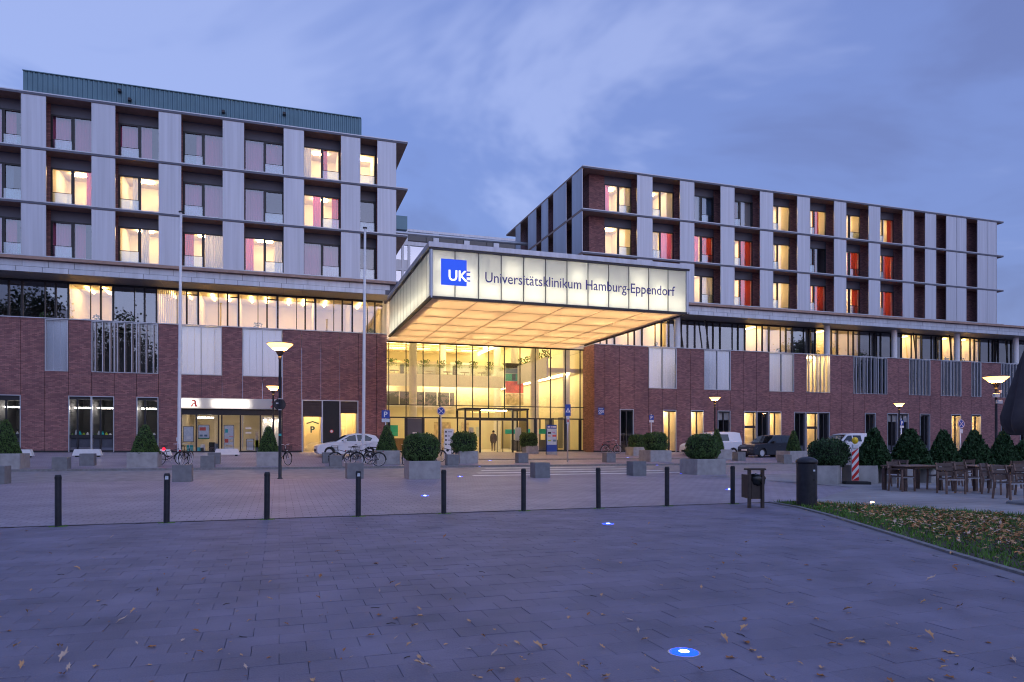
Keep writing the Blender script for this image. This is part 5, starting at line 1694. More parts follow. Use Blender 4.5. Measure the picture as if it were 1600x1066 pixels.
# ---- litter bin
p = gp(1179.5, 793.5); s = .92 / .60
BN = thing('litter_bin', 'brown steel litter bin with a black bag, beside the rightmost bollard', 'bin', p, R(-14))
b = MB(); b.box(-.185, -.125, -.10, -.03, -.05, .84); b.box(.115, .175, -.10, -.03, -.05, .84); b.build('leg', 'bin_brown', BN, world=False)
b = MB(); b.bbox(-.22, .21, -.13, .10, .84, .88, .015); b.build('roof', 'bin_brown', BN, world=False)
b = MB(); b.bbox(-.12, .20, -.06, .27, .20, .62, .02); b.build('bucket', 'bin_brown', BN, world=False)
b = MB(); b.bbox(-.21, -.19, -.14, .24, .22, .74, .004); b.box(-.19, .205, .24, .26, .22, .70); b.build('shield', 'bin_brown', BN, world=False)
q = random.Random(5); b = MB(); rings = []
for j in range(7):
    rr = [.17, .19, .20, .205, .19, .13, .06][j]; zz = [.50, .55, .60, .66, .71, .74, .70][j]
    rings.append([(.05 + (rr + q.uniform(-.025, .025)) * math.cos(t_), .09 + (rr + q.uniform(-.025, .025)) * math.sin(t_), zz + q.uniform(-.02, .02)) for t_ in [2 * math.pi * i / 22 for i in range(22)]])
b.loft(rings); b.build('bag', 'plastic_bag', BN, world=False, smooth=True)

# ---- dark service column on the lawn tip
p = gp(1260.5, 791); d0 = dist(p); r = 15.3 / 1100 * d0; h = (791 - 713.5) / 1100 * d0
SC = thing('service_column', 'thick dark round power column on the tip of the lawn', 'service column', p)
b = MB(); b.lathe([(r * .99, -.05), (r, h - .16)], 32); b.build('body', 'dark_metal', SC, world=False, smooth=False)
b = MB(); b.lathe([(r * 1.06, h - .155), (r * 1.08, h - .12), (r * 1.04, h - .08), (r * .7, h - .03), (r * .3, h - .005), (.01, h)], 32); b.build('lid', 'dark_metal', SC, world=False, smooth=True)
b = MB(); b.box(-.02, .03, -r - .012, -r + .02, h - .33, h - .29); b.build('badge', 'poster', SC, world=False)
b = MB(); b.box(-.015, .02, -r - .008, -r + .02, h * .52, h * .56); b.build('lock', 'black', SC, world=False)
b = MB(); b.cyl((r * .5, -r * .87, .2), (r * .52, -r * .9, .2), .04, .04, 12); b.build('socket_flap', 'header', SC, world=False)

# ---- red and white warning board with a yellow lamp
p = gp(1336, 757); d0 = dist(p); h = (757 - 700) / 1100 * d0; w = .215
WB = thing('warning_beacon', 'red and white striped warning board with a yellow lamp', 'warning board', p, R(-28))
b = MB(); b.bbox(-.35, .45, -.2, .2, -.02, .10, .02); b.build('foot', 'black', WB, world=False)
b = MB(); b.box(-w / 2, w / 2, -.03, .03, .12, h); b.build('board', 'white', WB, world=False)
b = MB(); n = 4; bh = (h - .14) / n
for k in range(-1, n):
    z = .13 + k * bh; c = [(-w / 2, z), (w / 2, z + bh), (w / 2, z + bh * 1.5), (-w / 2, z + bh * .5)]
    c = [(x_, min(max(z_, .125), h - .005)) for x_, z_ in c]
    if len(set(c)) > 2: b.prism(c, -.036, -.031)
b.build('stripes', 'red', WB, world=False)
b = MB(); b.bbox(-.09, .09, -.07, .07, h, h + .13, .02); b.build('battery_case', 'white', WB, world=False)
b = MB(); b.lathe([(.03, h + .13), (.07, h + .16), (.10, h + .24), (.085, h + .32), (.03, h + .36)], 16); b.build('lamp_lens', 'yellow', WB, world=False, smooth=True)

# ---- blue in-ground lights
BL = [(1069, 1020, 'largest blue ground light, nearest the camera'), (950, 819, 'blue ground light just before the bollards'), (664, 775, 'blue ground light left of the fifth bollard'),
      (719, 745, 'blue ground light right of the big left bush planter'), (748.5, 729, 'blue ground light at the left end of the zebra crossing'), (765.5, 719.7, 'blue ground light before the entrance doors'),
      (981, 715, 'small far blue ground light near the right brick corner'), (1026, 727, 'blue ground light beside the flat bush planter'), (1066, 740, 'blue ground light left of the right big bush planter'),
      (1139, 765, 'blue ground light beside the rightmost bollard')]
for px_, py_, lb in BL:
    p = gp(px_, py_); o = thing('ground_light', lb, 'ground light', p, 0, 'blue lights set into the paving')
    b = MB(); b.lathe([(.115, -.01), (.115, .004), (.102, .005), (.102, .003)], 24); b.build('trim_ring', 'steel', o, world=False)
    b = MB(); b.lathe([(.10, .0035), (.096, .008), (.038, .012), (.038, .010)], 24); b.build('halo_ring', 'halo_blue', o, world=False)  # blue halo round the lamp, built in as a glowing ring
    b = MB(); b.lathe([(.037, .010), (.03, .014), (.001, .016)], 24); b.build('lens', 'lamp_blue_core', o, world=False)
p = gp(1369, 787.5); o = thing('ground_light', 'warm uplight glowing at the edge of the lawn', 'ground light', (p.x, p.y + .12, p.z + .012))
b = MB(); b.lathe([(.06, -.02), (.06, .012), (.045, .014), (.045, .011)], 20); b.build('trim_ring', 'steel', o, world=False)
b = MB(); b.lathe([(.043, .012), (.04, .022), (.001, .026)], 20); b.build('lens', 'lamp_uplight', o, world=False)

# ================================================================= CARS


def arc(cx, cz, r, a0, a1, n=8):
    return [(cx + r * math.cos(R(a0 + (a1 - a0) * k / n)), cz + r * math.sin(R(a0 + (a1 - a0) * k / n))) for k in range(n + 1)]


def car(label, loc, rz, W, wr, fx_, rx_, low_top, roof, glass, paint, L, name='parked_car', group=None, cat='car', belt=.0, van=False):
    """front at -X. low_top: hood/belt/tail line; roof: greenhouse outline (x, z); glass: side panes as outlines"""
    t = thing(name, label, cat, loc, rz, group)
    ar = wr + .06; sill = .22
    prof = [(low_top[0][0], sill + .04)] + low_top + [(low_top[-1][0], sill + .08)]
    bottom = [(rx_ + ar, sill)] + arc(rx_, wr, ar, -18, 198)[0:] + [(fx_ + ar, sill)] + arc(fx_, wr, ar, -18, 198)
    P = low_top + [(low_top[-1][0], sill + .1)] + [(low_top[-1][0] - .06, sill)] + [q for q in arc(rx_, wr, ar, -18, 198)] + [q for q in arc(fx_, wr, ar, -18, 198)] + [(low_top[0][0] + .08, sill), (low_top[0][0], sill + .1)]
    zc = .62; xc = (low_top[0][0] + low_top[-1][0]) / 2
    def sl(k, dz=0): return [(xc + (x - xc) * k, z if z < .55 else .55 + (z - .55) * (k ** 2)) for x, z in P]
    b = MB(); h = W / 2
    ys = [(-h, .972), (-h + .05, .993), (-h + .16, 1.0), (h - .16, 1.0), (h - .05, .993), (h, .972)]
    b.loft([[(x, y, z) for x, z in sl(k)] for y, k in ys]); b.build('body', paint, t, world=False)
    b = MB(); b.box(low_top[0][0] + .25, low_top[-1][0] - .25, -h + .14, h - .14, .17, .60); b.build('underbody', 'black', t, world=False)
    # greenhouse
    zb = min(z for x, z in roof); zt_ = max(z for x, z in roof); inn = .15
    hw = lambda z: h - .045 - inn * max(0, (z - zb) / (zt_ - zb)) ** 1.15
    g = MB(); n = len(roof)
    rg = lambda s, f=1.0: [(x, s * hw(z) * f, z) for x, z in roof]
    crown = [(x, 0, z + (.035 if z > zb + .2 else 0)) for x, z in roof]
    g.loft([rg(-1), [(x, y * .78, z + (.02 if z > zb + .2 else 0)) for x, y, z in rg(-1)], crown, [(x, y * .78, z + (.02 if z > zb + .2 else 0)) for x, y, z in rg(1)], rg(1)])
    g.build('cabin', paint, t, world=False, smooth=False)
    for gl in glass:
        for s in (-1, 1):
            m = MB(); vs = [(x, s * (hw(z) + .008), z) for x, z in gl]
            m.add(vs, [tuple(range(len(vs))) if s < 0 else tuple(range(len(vs) - 1, -1, -1))]); m.build('side_window', 'car_glass', t, world=False)
    # windscreen and rear window lie on the first and last sloping edges of the roof outline
    up = [q for q in roof]
    def screen(p, q, nm, sgn):
        dx, dz = q[0] - p[0], q[1] - p[1]; l = math.hypot(dx, dz); nx, nz = -dz / l, dx / l
        if nx * sgn < 0: nx, nz = -nx, -nz
        a = (p[0] + dx * .06 + nx * .03, p[1] + dz * .06 + abs(nz) * .03); c = (p[0] + dx * .93 + nx * .03, p[1] + dz * .93 + abs(nz) * .03)
        m = MB(); m.add([(a[0], -hw(a[1]) + .06, a[1]), (a[0], hw(a[1]) - .06, a[1]), (c[0], hw(c[1]) - .05, c[1]), (c[0], -hw(c[1]) + .05, c[1])], [(0, 1, 2, 3)]); m.build(nm, 'car_glass', t, world=False)
    screen(roof[0], roof[1], 'windscreen', -1); screen(roof[-1], roof[-2], 'rear_window', 1)
    for x in (fx_, rx_):
        for s in (-1, 1):
            y = s * (h - .12)
            w_ = MB(); w_.lathe([(wr * .66, -.1), (wr * .93, -.1), (wr, -.07), (wr, .07), (wr * .93, .1), (wr * .66, .1), (wr * .66, -.1)], 28, cap=False)
            w_.v = [(a + x, c + y, b_ + wr) for a, b_, c in w_.v]; wh = w_.build('wheel', 'rubber', t, world=False)
            r_ = MB(); r_.lathe([(wr * .12, .085 * 1), (wr * .2, .06), (wr * .62, .05), (wr * .68, .095), (wr * .66, .02), (.01, .02)], 24)
            r_.v = [(a + x, s * c + y, b_ + wr) for a, b_, c in r_.v]
            for k in range(7):
                an = 2 * math.pi * k / 7; u = Vector((math.cos(an), 0, math.sin(an))); v = Vector((-u.z, 0, u.x)) * .028
                c0 = Vector((x, y + s * .085, wr)); r_.add([c0 + u * wr * .12 - v, c0 + u * wr * .12 + v, c0 + u * wr * .64 + v * .8, c0 + u * wr * .64 - v * .8], [(0, 1, 2, 3)])
            r_.build('rim', 'rim', wh, world=False)
    xf, zf = low_top[0]
    for s in (-1, 1):
        hl = MB(); z = low_top[1][1] - .06
        hl.add([(low_top[1][0] - .05, s * (h - .1), z - .1), (low_top[1][0] - .04, s * (h * .55), z - .09), (low_top[1][0] + .05, s * h * .6, z + .035), (low_top[1][0] + .34, s * (h + .004), z + .06), (low_top[1][0] + .16, s * (h + .006), z - .07)], [(0, 1, 2, 3, 4)])
        hl.build('headlight', 'lens_clear', t, world=False)
        xl, zl = low_top[-1]; tl = MB(); tl.add([(xl + .012, s * (h - .22), zl - .28), (xl + .012, s * (h - .03), zl - .28), (xl - .02, s * (h - .03), zl + .02), (xl - .02, s * (h - .2), zl + .0), (xl - .22, s * (h + .006), zl - .0), (xl - .12, s * (h + .006), zl - .25)], [(0, 1, 2, 3), (1, 5, 4, 2)]); tl.build('tail_light', 'lens_red', t, world=False)
        mi = MB(); mx_ = roof[0][0] + .55; mi.bbox(mx_ - .09, mx_ + .09, min(s * (h - .01), s * (h + .17)), max(s * (h - .01), s * (h + .17)), zb + .02, zb + .17, .02); mi.build('mirror', 'black' if paint == 'car_grey' else paint, t, world=False)
        dr_ = MB(); dr_.box(roof[0][0] + 1.15, roof[0][0] + 1.3, s * h - .012, s * h + .012, zb - .16, zb - .13); dr_.build('door_handle', 'dark_metal', t, world=False)
    gr_ = MB(); gr_.box(xf - .012, xf + .1, -h * .62, h * .62, .36, .50); gr_.box(xf - .02, xf + .1, -h * .35, h * .35, zf - .14, zf - .05); gr_.build('grille', 'black', t, world=False)
    pl = MB(); pl.box(xf - .022, xf - .013, -.26, .26, .50, .61); pl.build('number_plate', 'white', t, world=False)
    return t


# small hatchback, nose to the left
p = gp(545, 715); hb_roof = [(-.85, .93), (-.05, 1.36), (.45, 1.455), (1.2, 1.42), (1.62, 1.33), (1.92, .98)]
HBK = car('white hatchback parked left of the entrance behind the bicycles', (p.x, p.y + .9, G(p.x, p.y + .8)), R(4), 1.72, .30, -1.23, 1.25,
          [(-1.97, .50), (-1.93, .68), (-1.75, .78), (-.95, .95), (0, .96), (1.3, 1.0), (1.86, 1.0), (1.96, .80)], hb_roof,
          [[(-.55, .985), (-.02, 1.30), (.38, 1.385), (.42, .985)], [(.50, .985), (.46, 1.39), (1.05, 1.355), (1.42, 1.17), (1.30, 1.0)]], 'car_white', 3.95)
van_roof = [(-1.25, 1.08), (-.42, 1.72), (.2, 1.80), (1.6, 1.80), (2.02, 1.74), (2.14, 1.05)]
van_low = [(-2.18, .55), (-2.14, .82), (-1.95, .95), (-1.25, 1.10), (0, 1.12), (1.6, 1.12), (2.1, 1.10), (2.19, .7)]
van_gl = [[(-.98, 1.14), (-.36, 1.62), (.02, 1.64), (.05, 1.14)], [(.14, 1.16), (.14, 1.64), (.95, 1.64), (1.0, 1.16)]]
p = gp(1122, 714)
car('first white van, parked behind the round bushes right of the entrance', (p.x, p.y + .9, p.z), R(3), 1.81, .315, -1.35, 1.36, van_low, van_roof, van_gl, 'car_white', 4.38, 'parked_van', 'white vans parked along the right wing', 'van')
p = gp(1332, 713)
car('second white van, parked behind the warning beacon', (p.x, p.y + .9, p.z), R(2), 1.81, .315, -1.35, 1.36, van_low, van_roof, [van_gl[0], van_gl[1]], 'car_white', 4.38, 'parked_van', 'white vans parked along the right wing', 'van')
p = gp(1212, 715)
car('dark grey estate car parked between the two white vans', (p.x, p.y + .9, p.z), R(8), 1.85, .34, -1.45, 1.4,
    [(-2.30, .55), (-2.26, .78), (-2.05, .92), (-1.0, 1.05), (0, 1.07), (1.5, 1.1), (2.15, 1.08), (2.25, .75)], [(-.95, 1.03), (-.15, 1.55), (.3, 1.62), (1.5, 1.61), (1.95, 1.54), (2.2, 1.07)],
    [[(-.62, 1.09), (-.1, 1.49), (.42, 1.54), (.45, 1.09)], [(.53, 1.09), (.5, 1.54), (1.15, 1.54), (1.18, 1.1)], [(1.26, 1.1), (1.23, 1.53), (1.6, 1.5), (1.85, 1.14)]], 'car_grey', 4.5)

# ================================================================= BICYCLES


def bicycle(rack=True, basket=True):
    t = thing('bicycle', 'x', 'bicycle')
    r = .34; ax, bx = -.53, .53                      # front wheel at +X
    for x in (ax, bx):
        w_ = MB(); w_.torus((x, 0, r), r - .018, .018, 'Y', 28, 6); wh = w_.build('wheel', 'rubber', t, world=False)
        m = MB(); m.torus((x, 0, r), r - .045, .010, 'Y', 28, 4); m.cyl((x, -.04, r), (x, .04, r), .022, .022, 8); m.build('rim', 'rim', wh, world=False)
        m = MB()
        for k in range(16):
            an = 2 * math.pi * k / 16; m.cyl((x, .02 if k % 2 else -.02, r), (x + (r - .05) * math.cos(an), 0, r + (r - .05) * math.sin(an)), .0022, .0022, 3, cap=False)
        m.build('spokes', 'steel', wh, world=False)
        m = MB(); pts = [(x + (r + .025) * math.cos(R(a)), 0, r + (r + .025) * math.sin(R(a))) for a in range(20, 200, 15)]
        for p_, q_ in zip(pts, pts[1:]): m.cyl(p_, q_, .022, .022, 5)
        m.v = [(a, b * 1.4, c) for a, b, c in m.v]; m.build('mudguard', 'black', t, world=False)
    bb, st_, hd = (-.08, 0, .29), (-.22, 0, .80), (.38, 0, .82)
    m = MB()
    for a, b in ((bb, st_), (bb, (.41, 0, .66)), ((-.19, 0, .66), hd), ((ax, .05, r), bb), ((ax, -.05, r), bb), ((ax, .05, r), (-.2, 0, .72)), ((ax, -.05, r), (-.2, 0, .72)), (hd, (.43, 0, .60)), ((.43, .05, .6), (bx, .05, r)), ((.43, -.05, .6), (bx, -.05, r)), ((.43, -.05, .6), (.43, .05, .6))):
        m.cyl(a, b, .016, .016, 8)
    m.build('frame', 'bike_frame', t, world=False)
    m = MB(); m.cyl(hd, (.345, 0, 1.0), .014, .014, 8); m.tube([(.345, 0, 1.0), (.36, .12, 1.05), (.30, .27, 1.06), (.18, .30, 1.04)], .012, 6); m.tube([(.345, 0, 1.0), (.36, -.12, 1.05), (.30, -.27, 1.06), (.18, -.30, 1.04)], .012, 6); m.build('handlebar', 'steel', t, world=False)
    m = MB(); m.cyl((-.22, 0, .80), (-.25, 0, .92), .013, .013, 6); m.loft([[(-.40, -.08, .93), (-.40, .08, .93), (-.25, .05, .93), (-.10, .02, .94), (-.10, -.02, .94), (-.25, -.05, .93)], [(-.41, -.085, .97), (-.41, .085, .97), (-.25, .055, .975), (-.09, .02, .97), (-.09, -.02, .97), (-.25, -.055, .975)]]); m.build('saddle', 'black', t, world=False)
    m = MB(); m.torus((-.08, 0, .29), .095, .008, 'Y', 18, 4); m.cyl((-.08, -.08, .29), (.06, -.08, .18), .011, .011, 6); m.cyl((-.08, .08, .29), (-.22, .08, .40), .011, .011, 6); m.cyl((-.08, -.08, .29), (-.08, .08, .29), .02, .02, 8); m.box(.02, .10, -.16, -.09, .165, .19); m.box(-.26, -.18, .09, .16, .39, .415); m.build('crank', 'steel', t, world=False)
    if rack:
        m = MB(); m.tube([(-.22, .06, .73), (-.75, .06, .74)], .008, 5); m.tube([(-.22, -.06, .73), (-.75, -.06, .74)], .008, 5); m.tube([(ax, .07, r), (-.62, .06, .74)], .007, 5); m.tube([(ax, -.07, r), (-.62, -.06, .74)], .007, 5); m.tube([(-.75, -.06, .74), (-.75, .06, .74)], .008, 5); m.build('rack', 'black', t, world=False)
        m = MB(); m.box(-.78, -.76, -.04, .04, .70, .76); m.build('rear_light', 'lens_red', t, world=False)
    if basket:
        m = MB(); x0_, x1_, y0_, y1_ = .40, .72, -.17, .17
        for z, k in ((.78, .8), (.86, .88), (.94, .95), (1.02, 1.0)):
            cx, hw_ = .56, .16 * k; hy = .17 * k; m.tube([(cx - hw_, -hy, z), (cx + hw_, -hy, z), (cx + hw_, hy, z), (cx - hw_, hy, z), (cx - hw_, -hy, z)], .006, 4)
        for k in range(24):
            u = k / 24 * 4; sd, f = int(u), u - int(u); c = [(-1, -1), (1, -1), (1, 1), (-1, 1), (-1, -1)]
            px_, py_ = c[sd][0] + (c[sd + 1][0] - c[sd][0]) * f, c[sd][1] + (c[sd + 1][1] - c[sd][1]) * f
            m.cyl((.56 + px_ * .128, py_ * .136, .78), (.56 + px_ * .16, py_ * .17, 1.02), .004, .004, 4)
        m.build('basket', 'black', t, world=False)
    m = MB(); m.cyl((.46, 0, .74), (.50, 0, .74), .03, .035, 10); m.build('headlamp', 'steel', t, world=False)
    m = MB(); m.cyl((-.2, .06, .3), (-.28, .2, .0), .010, .010, 5); m.build('kickstand', 'steel', t, world=False)
    return t


pm('bike_frame', (.02, .022, .028), .3, .4, var=.15)
BK = [(266, 727.5, 14, 0, 'bicycle with a glowing red rear light beside the left flagpole', 0, 0), (290, 727, 75, 3, 'dark bicycle against the left flagpole, seen end-on', 1, 0),
      (440, 727, -55, 2, 'bicycle with a front basket behind the first street lamp', 1, 1), (541, 728.5, 180, 2, 'bicycle with a basket in front of the white hatchback', 1, 1),
      (563, 726, 12, -4, 'dark bicycle leaning at the right flagpole, second in its row', 1, 0), (575, 729, 172, 3, 'bicycle at the right flagpole nearest the cone bush', 1, 1),
      (588, 723.5, 170, 2, 'bicycle behind the tail of the white hatchback', 1, 0), (633, 726, 70, 3, 'bicycle between the cone bush and the big round bush', 1, 0),
      (645, 722, 60, -3, 'bicycle half hidden behind the big round bush', 1, 1), (702, 722, 185, 2, 'bicycle below the no-stopping sign', 1, 0), (955, 709.5, 0, 6, 'bicycle leaning on the brick corner right of the entrance', 1, 0)]
protos = {}
for px_, py_, an, lean, lb, rk, bs in BK:
    key = (rk, bs)
    if key not in protos:
        o = protos[key] = bicycle(bool(rk), bool(bs))
    else:
        o = copy_tree(protos[key])
    p = gp(px_, py_); o.location = p; o.rotation_euler = (R(lean), 0, R(an)); tag(o, lb, 'bicycle', 'parked bicycles')
    if px_ == 266:
        m = MB(); m.lathe([(.005, -.05), (.05, -.05), (.07, 0), (.05, .05), (.005, .07)], 12, (-.30, -.09, .80)); m.build('tail_lamp', 'bike_red', o, world=False)

# ================================================================= TERRACE SEATING


def chair():
    t = thing('terrace_chair', 'x', 'chair')
    for sx in (-1, 1):
        x = sx * .25
        m = MB(); m.loft([[(x - .02, -.22, -.02), (x + .02, -.22, -.02), (x + .02, -.18, -.02), (x - .02, -.18, -.02)], [(x - .02, -.20, .64), (x + .02, -.20, .64), (x + .02, -.16, .64), (x - .02, -.16, .64)]]); m.build('front_leg', 'wood_light', t, world=False)
        m = MB(); m.loft([[(x - .02, .24, -.02), (x + .02, .24, -.02), (x + .02, .28, -.02), (x - .02, .28, -.02)], [(x - .02, .19, .43), (x + .02, .19, .43), (x + .02, .23, .43), (x - .02, .23, .43)], [(x - .02, .29, .86), (x + .02, .29, .86), (x + .02, .32, .86), (x - .02, .32, .86)]]); m.build('rear_leg', 'wood_light', t, world=False)
        m = MB(); m.box(x - .028, x + .028, -.24, .24, .642, .665); m.build('armrest', 'wood', t, world=False)
    for k in range(5):
        m = MB(); m.box(-.228, .228, -.22 + k * .085, -.15 + k * .085, .425, .445); m.build('seat_slat', 'wood', t, world=False)
    for k in range(3):
        z = .50 + k * .125; y = .235 + (z - .43) * .2
        m = MB(); m.loft([[(-.228, y, z), (.228, y, z), (.228, y + .02, z), (-.228, y + .02, z)], [(-.228, y + .022, z + .10), (.228, y + .022, z + .10), (.228, y + .042, z + .10), (-.228, y + .042, z + .10)]]); m.build('back_slat', 'wood', t, world=False)
    m = MB(); m.box(-.25, .25, -.2, -.17, .39, .42); m.box(-.25, .25, .2, .23, .39, .42); m.build('seat_rail', 'steel', t, world=False)
    return t


ch0 = chair(); first = True
CH = [(1410, 768.5, 185, 'chair facing away, leftmost on the terrace by the conifers'), (1397, 762, 100, 'chair at the left end of the first terrace table'), (1467, 766, 10, 'chair on the far side of the first terrace table'),
      (1487, 773, 160, 'angled chair, second in the front row of the terrace'), (1512, 769.5, 178, 'chair facing away, third in the front row of the terrace'), (1500, 760, 5, 'chair behind the front row, near the middle conifer'),
      (1556, 774, 200, 'angled chair left of the front right terrace chair'), (1578, 781.5, 180, 'nearest front right terrace chair, under the parasol'), (1574, 764, 0, 'chair behind the second terrace table'), (1612, 776, 170, 'chair cut by the right picture edge')]
for px_, py_, an, lb in CH:
    o = ch0 if first else copy_tree(ch0); first = False
    p = gp(px_, py_); o.location = p + Vector((0, 0, .012)); o.rotation_euler = (0, 0, R(an + 180)); tag(o, 'slatted wooden ' + lb, 'chair', 'terrace chairs')


def table(label, loc, rz, w=1.5, d=.85):
    t = thing('terrace_table', label, 'table', loc, rz, 'terrace tables')
    for k in range(7):
        m = MB(); y = -d / 2 + k * d / 7; m.box(-w / 2, w / 2, y + .006, y + d / 7 - .006, .71, .74); m.build('top_slat', 'wood_light', t, world=False)
    m = MB(); m.box(-w / 2 + .06, w / 2 - .06, -d / 2 + .08, d / 2 - .08, .65, .708); m.build('apron', 'wood', t, world=False)
    for sx in (-1, 1):
        for sy in (-1, 1):
            x, y = sx * (w / 2 - .07), sy * (d / 2 - .08); m = MB(); m.box(x - .045, x + .045, y - .045, y + .045, -.02, .649); m.build('leg', 'wood', t, world=False)


p = gp(1440, 768); table('left wooden terrace table beside the first chairs', p + Vector((.0, .35, .012)), R(3))
p = gp(1545, 768); table('right wooden terrace table before the closed parasol', p + Vector((.2, .35, .012)), R(-2))

# ---- closed parasol at the right edge
p = gp(1611, 790); d0 = dist(p)
PA = thing('closed_parasol', 'tall closed dark parasol at the right picture edge', 'parasol', p)
kz = lambda py_: (790 - py_) / 1100 * d0
m = MB(); m.cyl((0, 0, 0), (0, 0, kz(540)), .035, .035, 12); m.build('pole', 'dark_metal', PA, world=False)
m = MB(); m.bbox(-.35, .35, -.35, .35, -.02, .1, .03); m.build('base', 'concrete_dark', PA, world=False)
m = MB(); rings = []; n = 48
for j in range(13):
    v = j / 12; z = kz(533) + (kz(677) - kz(533)) * v
    r = (.05 + .56 * v ** .8) * (1 if v < .88 else 1 - (v - .88) * 2.6)
    rings.append([(r * (1 + .16 * math.sin(8 * a + v) * v + .06 * math.sin(13 * a)) * math.cos(a), r * (1 + .16 * math.sin(8 * a + v) * v) * math.sin(a), z + .05 * math.sin(8 * a) * v) for a in [2 * math.pi * i / n for i in range(n)]])
m.loft(rings); cn = m.build('canopy', 'fabric', PA, world=False, smooth=True)
m = MB(); zz = kz(644); m.box(-.51, -.44, -.47, -.455, zz - .06, zz + .06); m.build('print', 'white', cn, world=False)
m = MB(); m.lathe([(.001, kz(531)), (.05, kz(532)), (.07, kz(534))], 12); m.build('finial', 'dark_metal', PA, world=False)

# ================================================================= FALLEN LEAVES
LM = []
for k in range(18):
    vs, fs = leaf_pts(random.Random(k).uniform(.030, .050), 100 + k)
    b = MB(); b.add(vs, fs); LM.append(b.mesh('fallen_leaf', LMATS[(0, 1, 1, 2, 1, 0)[k % 6]]))
lr = random.Random(21); cnt = 0
while cnt < 265:
    py_ = 800 + 270 * lr.random() ** .72; px_ = lr.uniform(-20, 1620)
    p = gp(px_, py_)
    if p.y > 13.9 or p.x > lawn_x(p.y, low) - .03: continue
    near_l = any(False for _ in ())
    ki = lr.randrange(18); o = put('fallen_leaf', LM[ki], None, (p.x, p.y, .001), lr.uniform(0, 6.3))
    sc_ = lr.choice((.45, .6, .8, 1, 1.1)) if lr.random() < .8 else .3
    o.scale = (sc_,) * 3
    kc = (0, 1, 1, 2, 1, 0)[ki % 6]; tag(o, ('dry brown fallen leaf lying on the paving', 'dry orange-tan fallen leaf lying on the paving', 'pale dry fallen leaf lying on the paving')[kc], 'leaf', ('brown', 'orange-tan', 'pale')[kc] + ' fallen leaves scattered over the paving'); cnt += 1
for k in range(24):
    p = gp(lr.uniform(60, 1550), lr.uniform(860, 1050))
    if p.x > lawn_x(p.y, low) - .1: continue
    b = MB(); l = lr.uniform(.03, .09); b.tube([(0, 0, .004), (l * .5, lr.uniform(-.01, .01), .007), (l, lr.uniform(-.02, .02), .004)], .003, 4)
    o = b.build('twig', 'bark', None, (p.x, p.y, 0), lr.uniform(0, 6.3)); tag(o, 'thin dark twig lying on the paving', 'twig', 'twigs on the paving')

# ================================================================= PERSON IN THE DOORWAY
def person(loc, h, rz, label):
    t = thing('person', label, 'person', loc, rz)
    s = h / 1.75
    J = {'pel': (0, 0, .93), 'wai': (0, 0, 1.08), 'che': (0, -.01, 1.30), 'nek': (0, 0, 1.47), 'hed': (0, -.02, 1.60), 'top': (0, -.01, 1.72)}
    V = [J[k] for k in ('pel', 'wai', 'che', 'nek', 'hed', 'top')]; Rd = [.175, .165, .185, .065, .10, .08]; E = [(0, 1), (1, 2), (2, 3), (3, 4), (4, 5)]
    for sx in (-1, 1):
        b = len(V); V += [(sx * .19, 0, 1.39), (sx * .25, .02, 1.12), (sx * .24, -.06, .88), (sx * .235, -.08, .80)]; Rd += [.085, .065, .05, .034]; E += [(2, b), (b, b + 1), (b + 1, b + 2), (b + 2, b + 3)]
        b = len(V); V += [(sx * .10, 0, .86), (sx * .11, -.02 * sx, .48), (sx * .115, .03 * sx, .08), (sx * .12, .03 * sx - .13, .03)]; Rd += [.11, .08, .065, .045]; E += [(0, b), (b, b + 1), (b + 1, b + 2), (b + 2, b + 3)]
    me = bpy.data.meshes.new('body'); me.from_pydata([(x * s, y * s, z * s) for x, y, z in V], E, [])
    o = put('body', me, t)
    sk = o.modifiers.new('skin', 'SKIN'); sk.use_smooth_shade = True
    for k, r in enumerate(Rd): me.skin_vertices[0].data[k].radius = (r * s, r * s * .85)
    me.skin_vertices[0].data[0].use_root = True
    sb = o.modifiers.new('sub', 'SUBSURF'); sb.levels = 1; sb.render_levels = 1
    dg = bpy.context.evaluated_depsgraph_get(); m2 = bpy.data.meshes.new_from_object(o.evaluated_get(dg)); o.modifiers.clear(); o.data = m2
    m2.materials.clear()
    for mt in ('coat', 'skin'): m2.materials.append(MATS[mt])
    for f in m2.polygons: f.material_index = 1 if (f.center.z > 1.46 * s or (f.center.z < .84 * s and abs(f.center.x) > .2 * s)) else 0
    ct = MB(); ct.lathe([(.24, .70), (.235, .85), (.20, 1.05), (.215, 1.2), (.22, 1.32), (.10, 1.44)], 18); ct.v = [(x * s, y * .7 * s, z * s) for x, y, z in ct.v]; ct.build('coat', 'coat', t, world=False, smooth=True)
    hr = MB(); hr.lathe([(.001, 1.60), (.10, 1.59), (.108, 1.65), (.09, 1.72), (.04, 1.755), (.001, 1.76)], 14, (0, .0, 0)); hr.v = [(x * s, (y * 1.05 + .012) * s, z * s) for x, y, z in hr.v]; hr.build('hair', 'black', t, world=False, smooth=True)
    return t


px_ = 771; Yp = 56.5; X = fx(px_, Yp)
person((X, Yp, hz + .0), 1.74, R(170), 'person in a dull dark coat standing just inside the entrance doors')

# ================================================================= TREES BEHIND THE FORECOURT (mirrored in the windows)


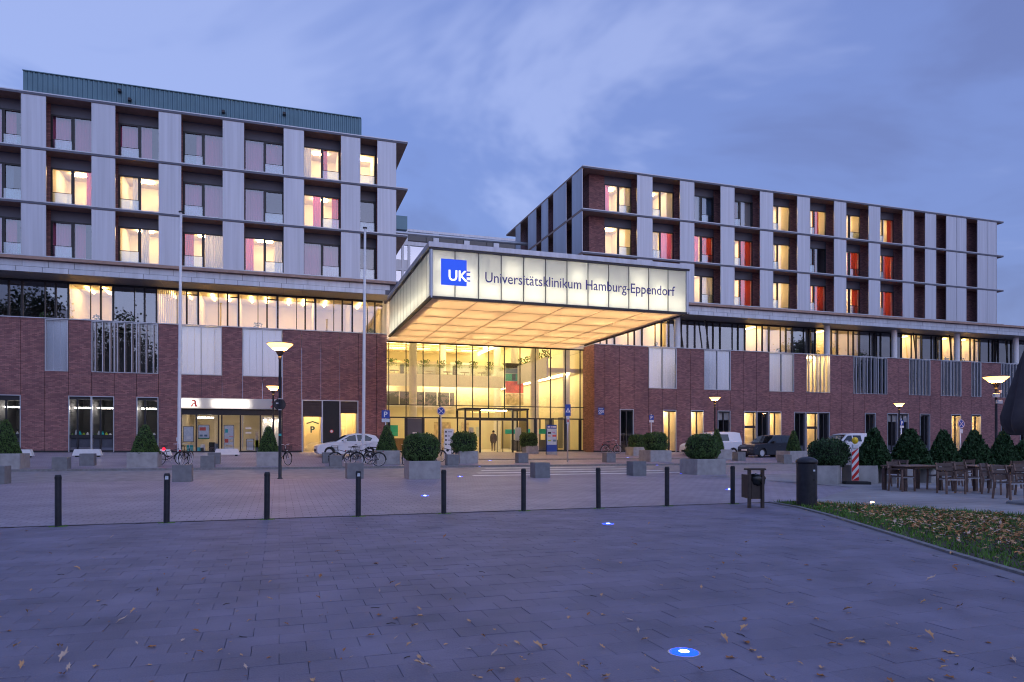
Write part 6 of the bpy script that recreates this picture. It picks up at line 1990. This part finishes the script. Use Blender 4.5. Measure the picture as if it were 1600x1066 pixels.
def tree(loc, h, label, rz):
    t = thing('tree', label, 'tree', loc, rz, 'tall trees across the forecourt')
    q = random.Random(int(h * 10)); b = MB(); s = h / 20
    b.cyl((0, 0, -.3), (.2, 0, 6 * s), .42 * s, .30 * s, 10); tips = []
    for k in range(9):
        a = k * 2.4; z0_ = (5 + k * 1.3) * s; e = Vector((math.cos(a) * (4.2 - k * .2) * s, math.sin(a) * (4.2 - k * .2) * s, z0_ + q.uniform(3, 5) * s)); b.cyl((.2 * s, 0, z0_), e, .16 * s, .05 * s, 7); tips += [e, e * .6 + Vector((0, 0, z0_ * .4))]
    b.cyl((.2, 0, 6 * s), (0, .3, 17.5 * s), .30 * s, .06 * s, 8); b.build('trunk', 'bark', t, world=False)
    tips += [Vector((q.gauss(0, 2.2), q.gauss(0, 2.2), q.uniform(9, 19))) * s for _ in range(26)]
    f = MB()
    for c in tips:
        for _ in range(190):
            p = c + Vector((q.gauss(0, 1), q.gauss(0, 1), q.gauss(0, .8))) * .95 * s; d = Vector((q.gauss(0, 1), q.gauss(0, 1), q.gauss(0, 1))).normalized(); w = d.orthogonal().normalized() * .2; d = d * .5
            f.add([p, p + d * .5 + w, p + d, p + d * .5 - w], [(0, 1, 2, 3)])
    f.build('crown', 'leaf_tree', t, world=False)
    return t


tl = MB(); q = random.Random(8); rings = []
for k in range(61):                                  # the wood along the far side of the square
    x = -190 + k * 8; h = 11 + 2.5 * math.sin(k * 1.7) + q.uniform(-1.5, 1.5)
    rings.append([(x, -64, -.2), (x, -60 + q.uniform(-1, 1), h * .4), (x, -62 + q.uniform(-1, 1), h * .8), (x, -66, h), (x, -72, h * .7), (x, -72, -.2)])
tl.loft(rings, 0)
for _ in range(9000):
    x = q.uniform(-185, 285); z = 13 * q.random() ** .7; p = Vector((x, -59.5 - q.random() * 5 - z * .2, z)); d = Vector((q.gauss(0, 1), q.gauss(0, 1), q.gauss(0, 1))).normalized(); w = d.orthogonal().normalized() * .45
    tl.add([p, p + d * .5 + w, p + d, p + d * .5 - w], [(0, 1, 2, 3)], 1)
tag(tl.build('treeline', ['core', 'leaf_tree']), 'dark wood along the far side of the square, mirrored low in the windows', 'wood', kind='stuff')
tree((-40, -26, 0), 25, 'tall leafy tree mirrored in the far left office windows', 0)
tree((-25, -30, 0), 22, 'tall leafy tree mirrored in the office windows left of the first flagpole', 1)
tree((88, -34, 0), 20, 'leafy tree mirrored in the office windows above the first van', 2)
tree((122, -30, 0), 25, 'tall leafy tree mirrored in the office windows right of the middle', 3)
tree((143, -34, 0), 23, 'tall leafy tree mirrored in the far right office windows', 4)
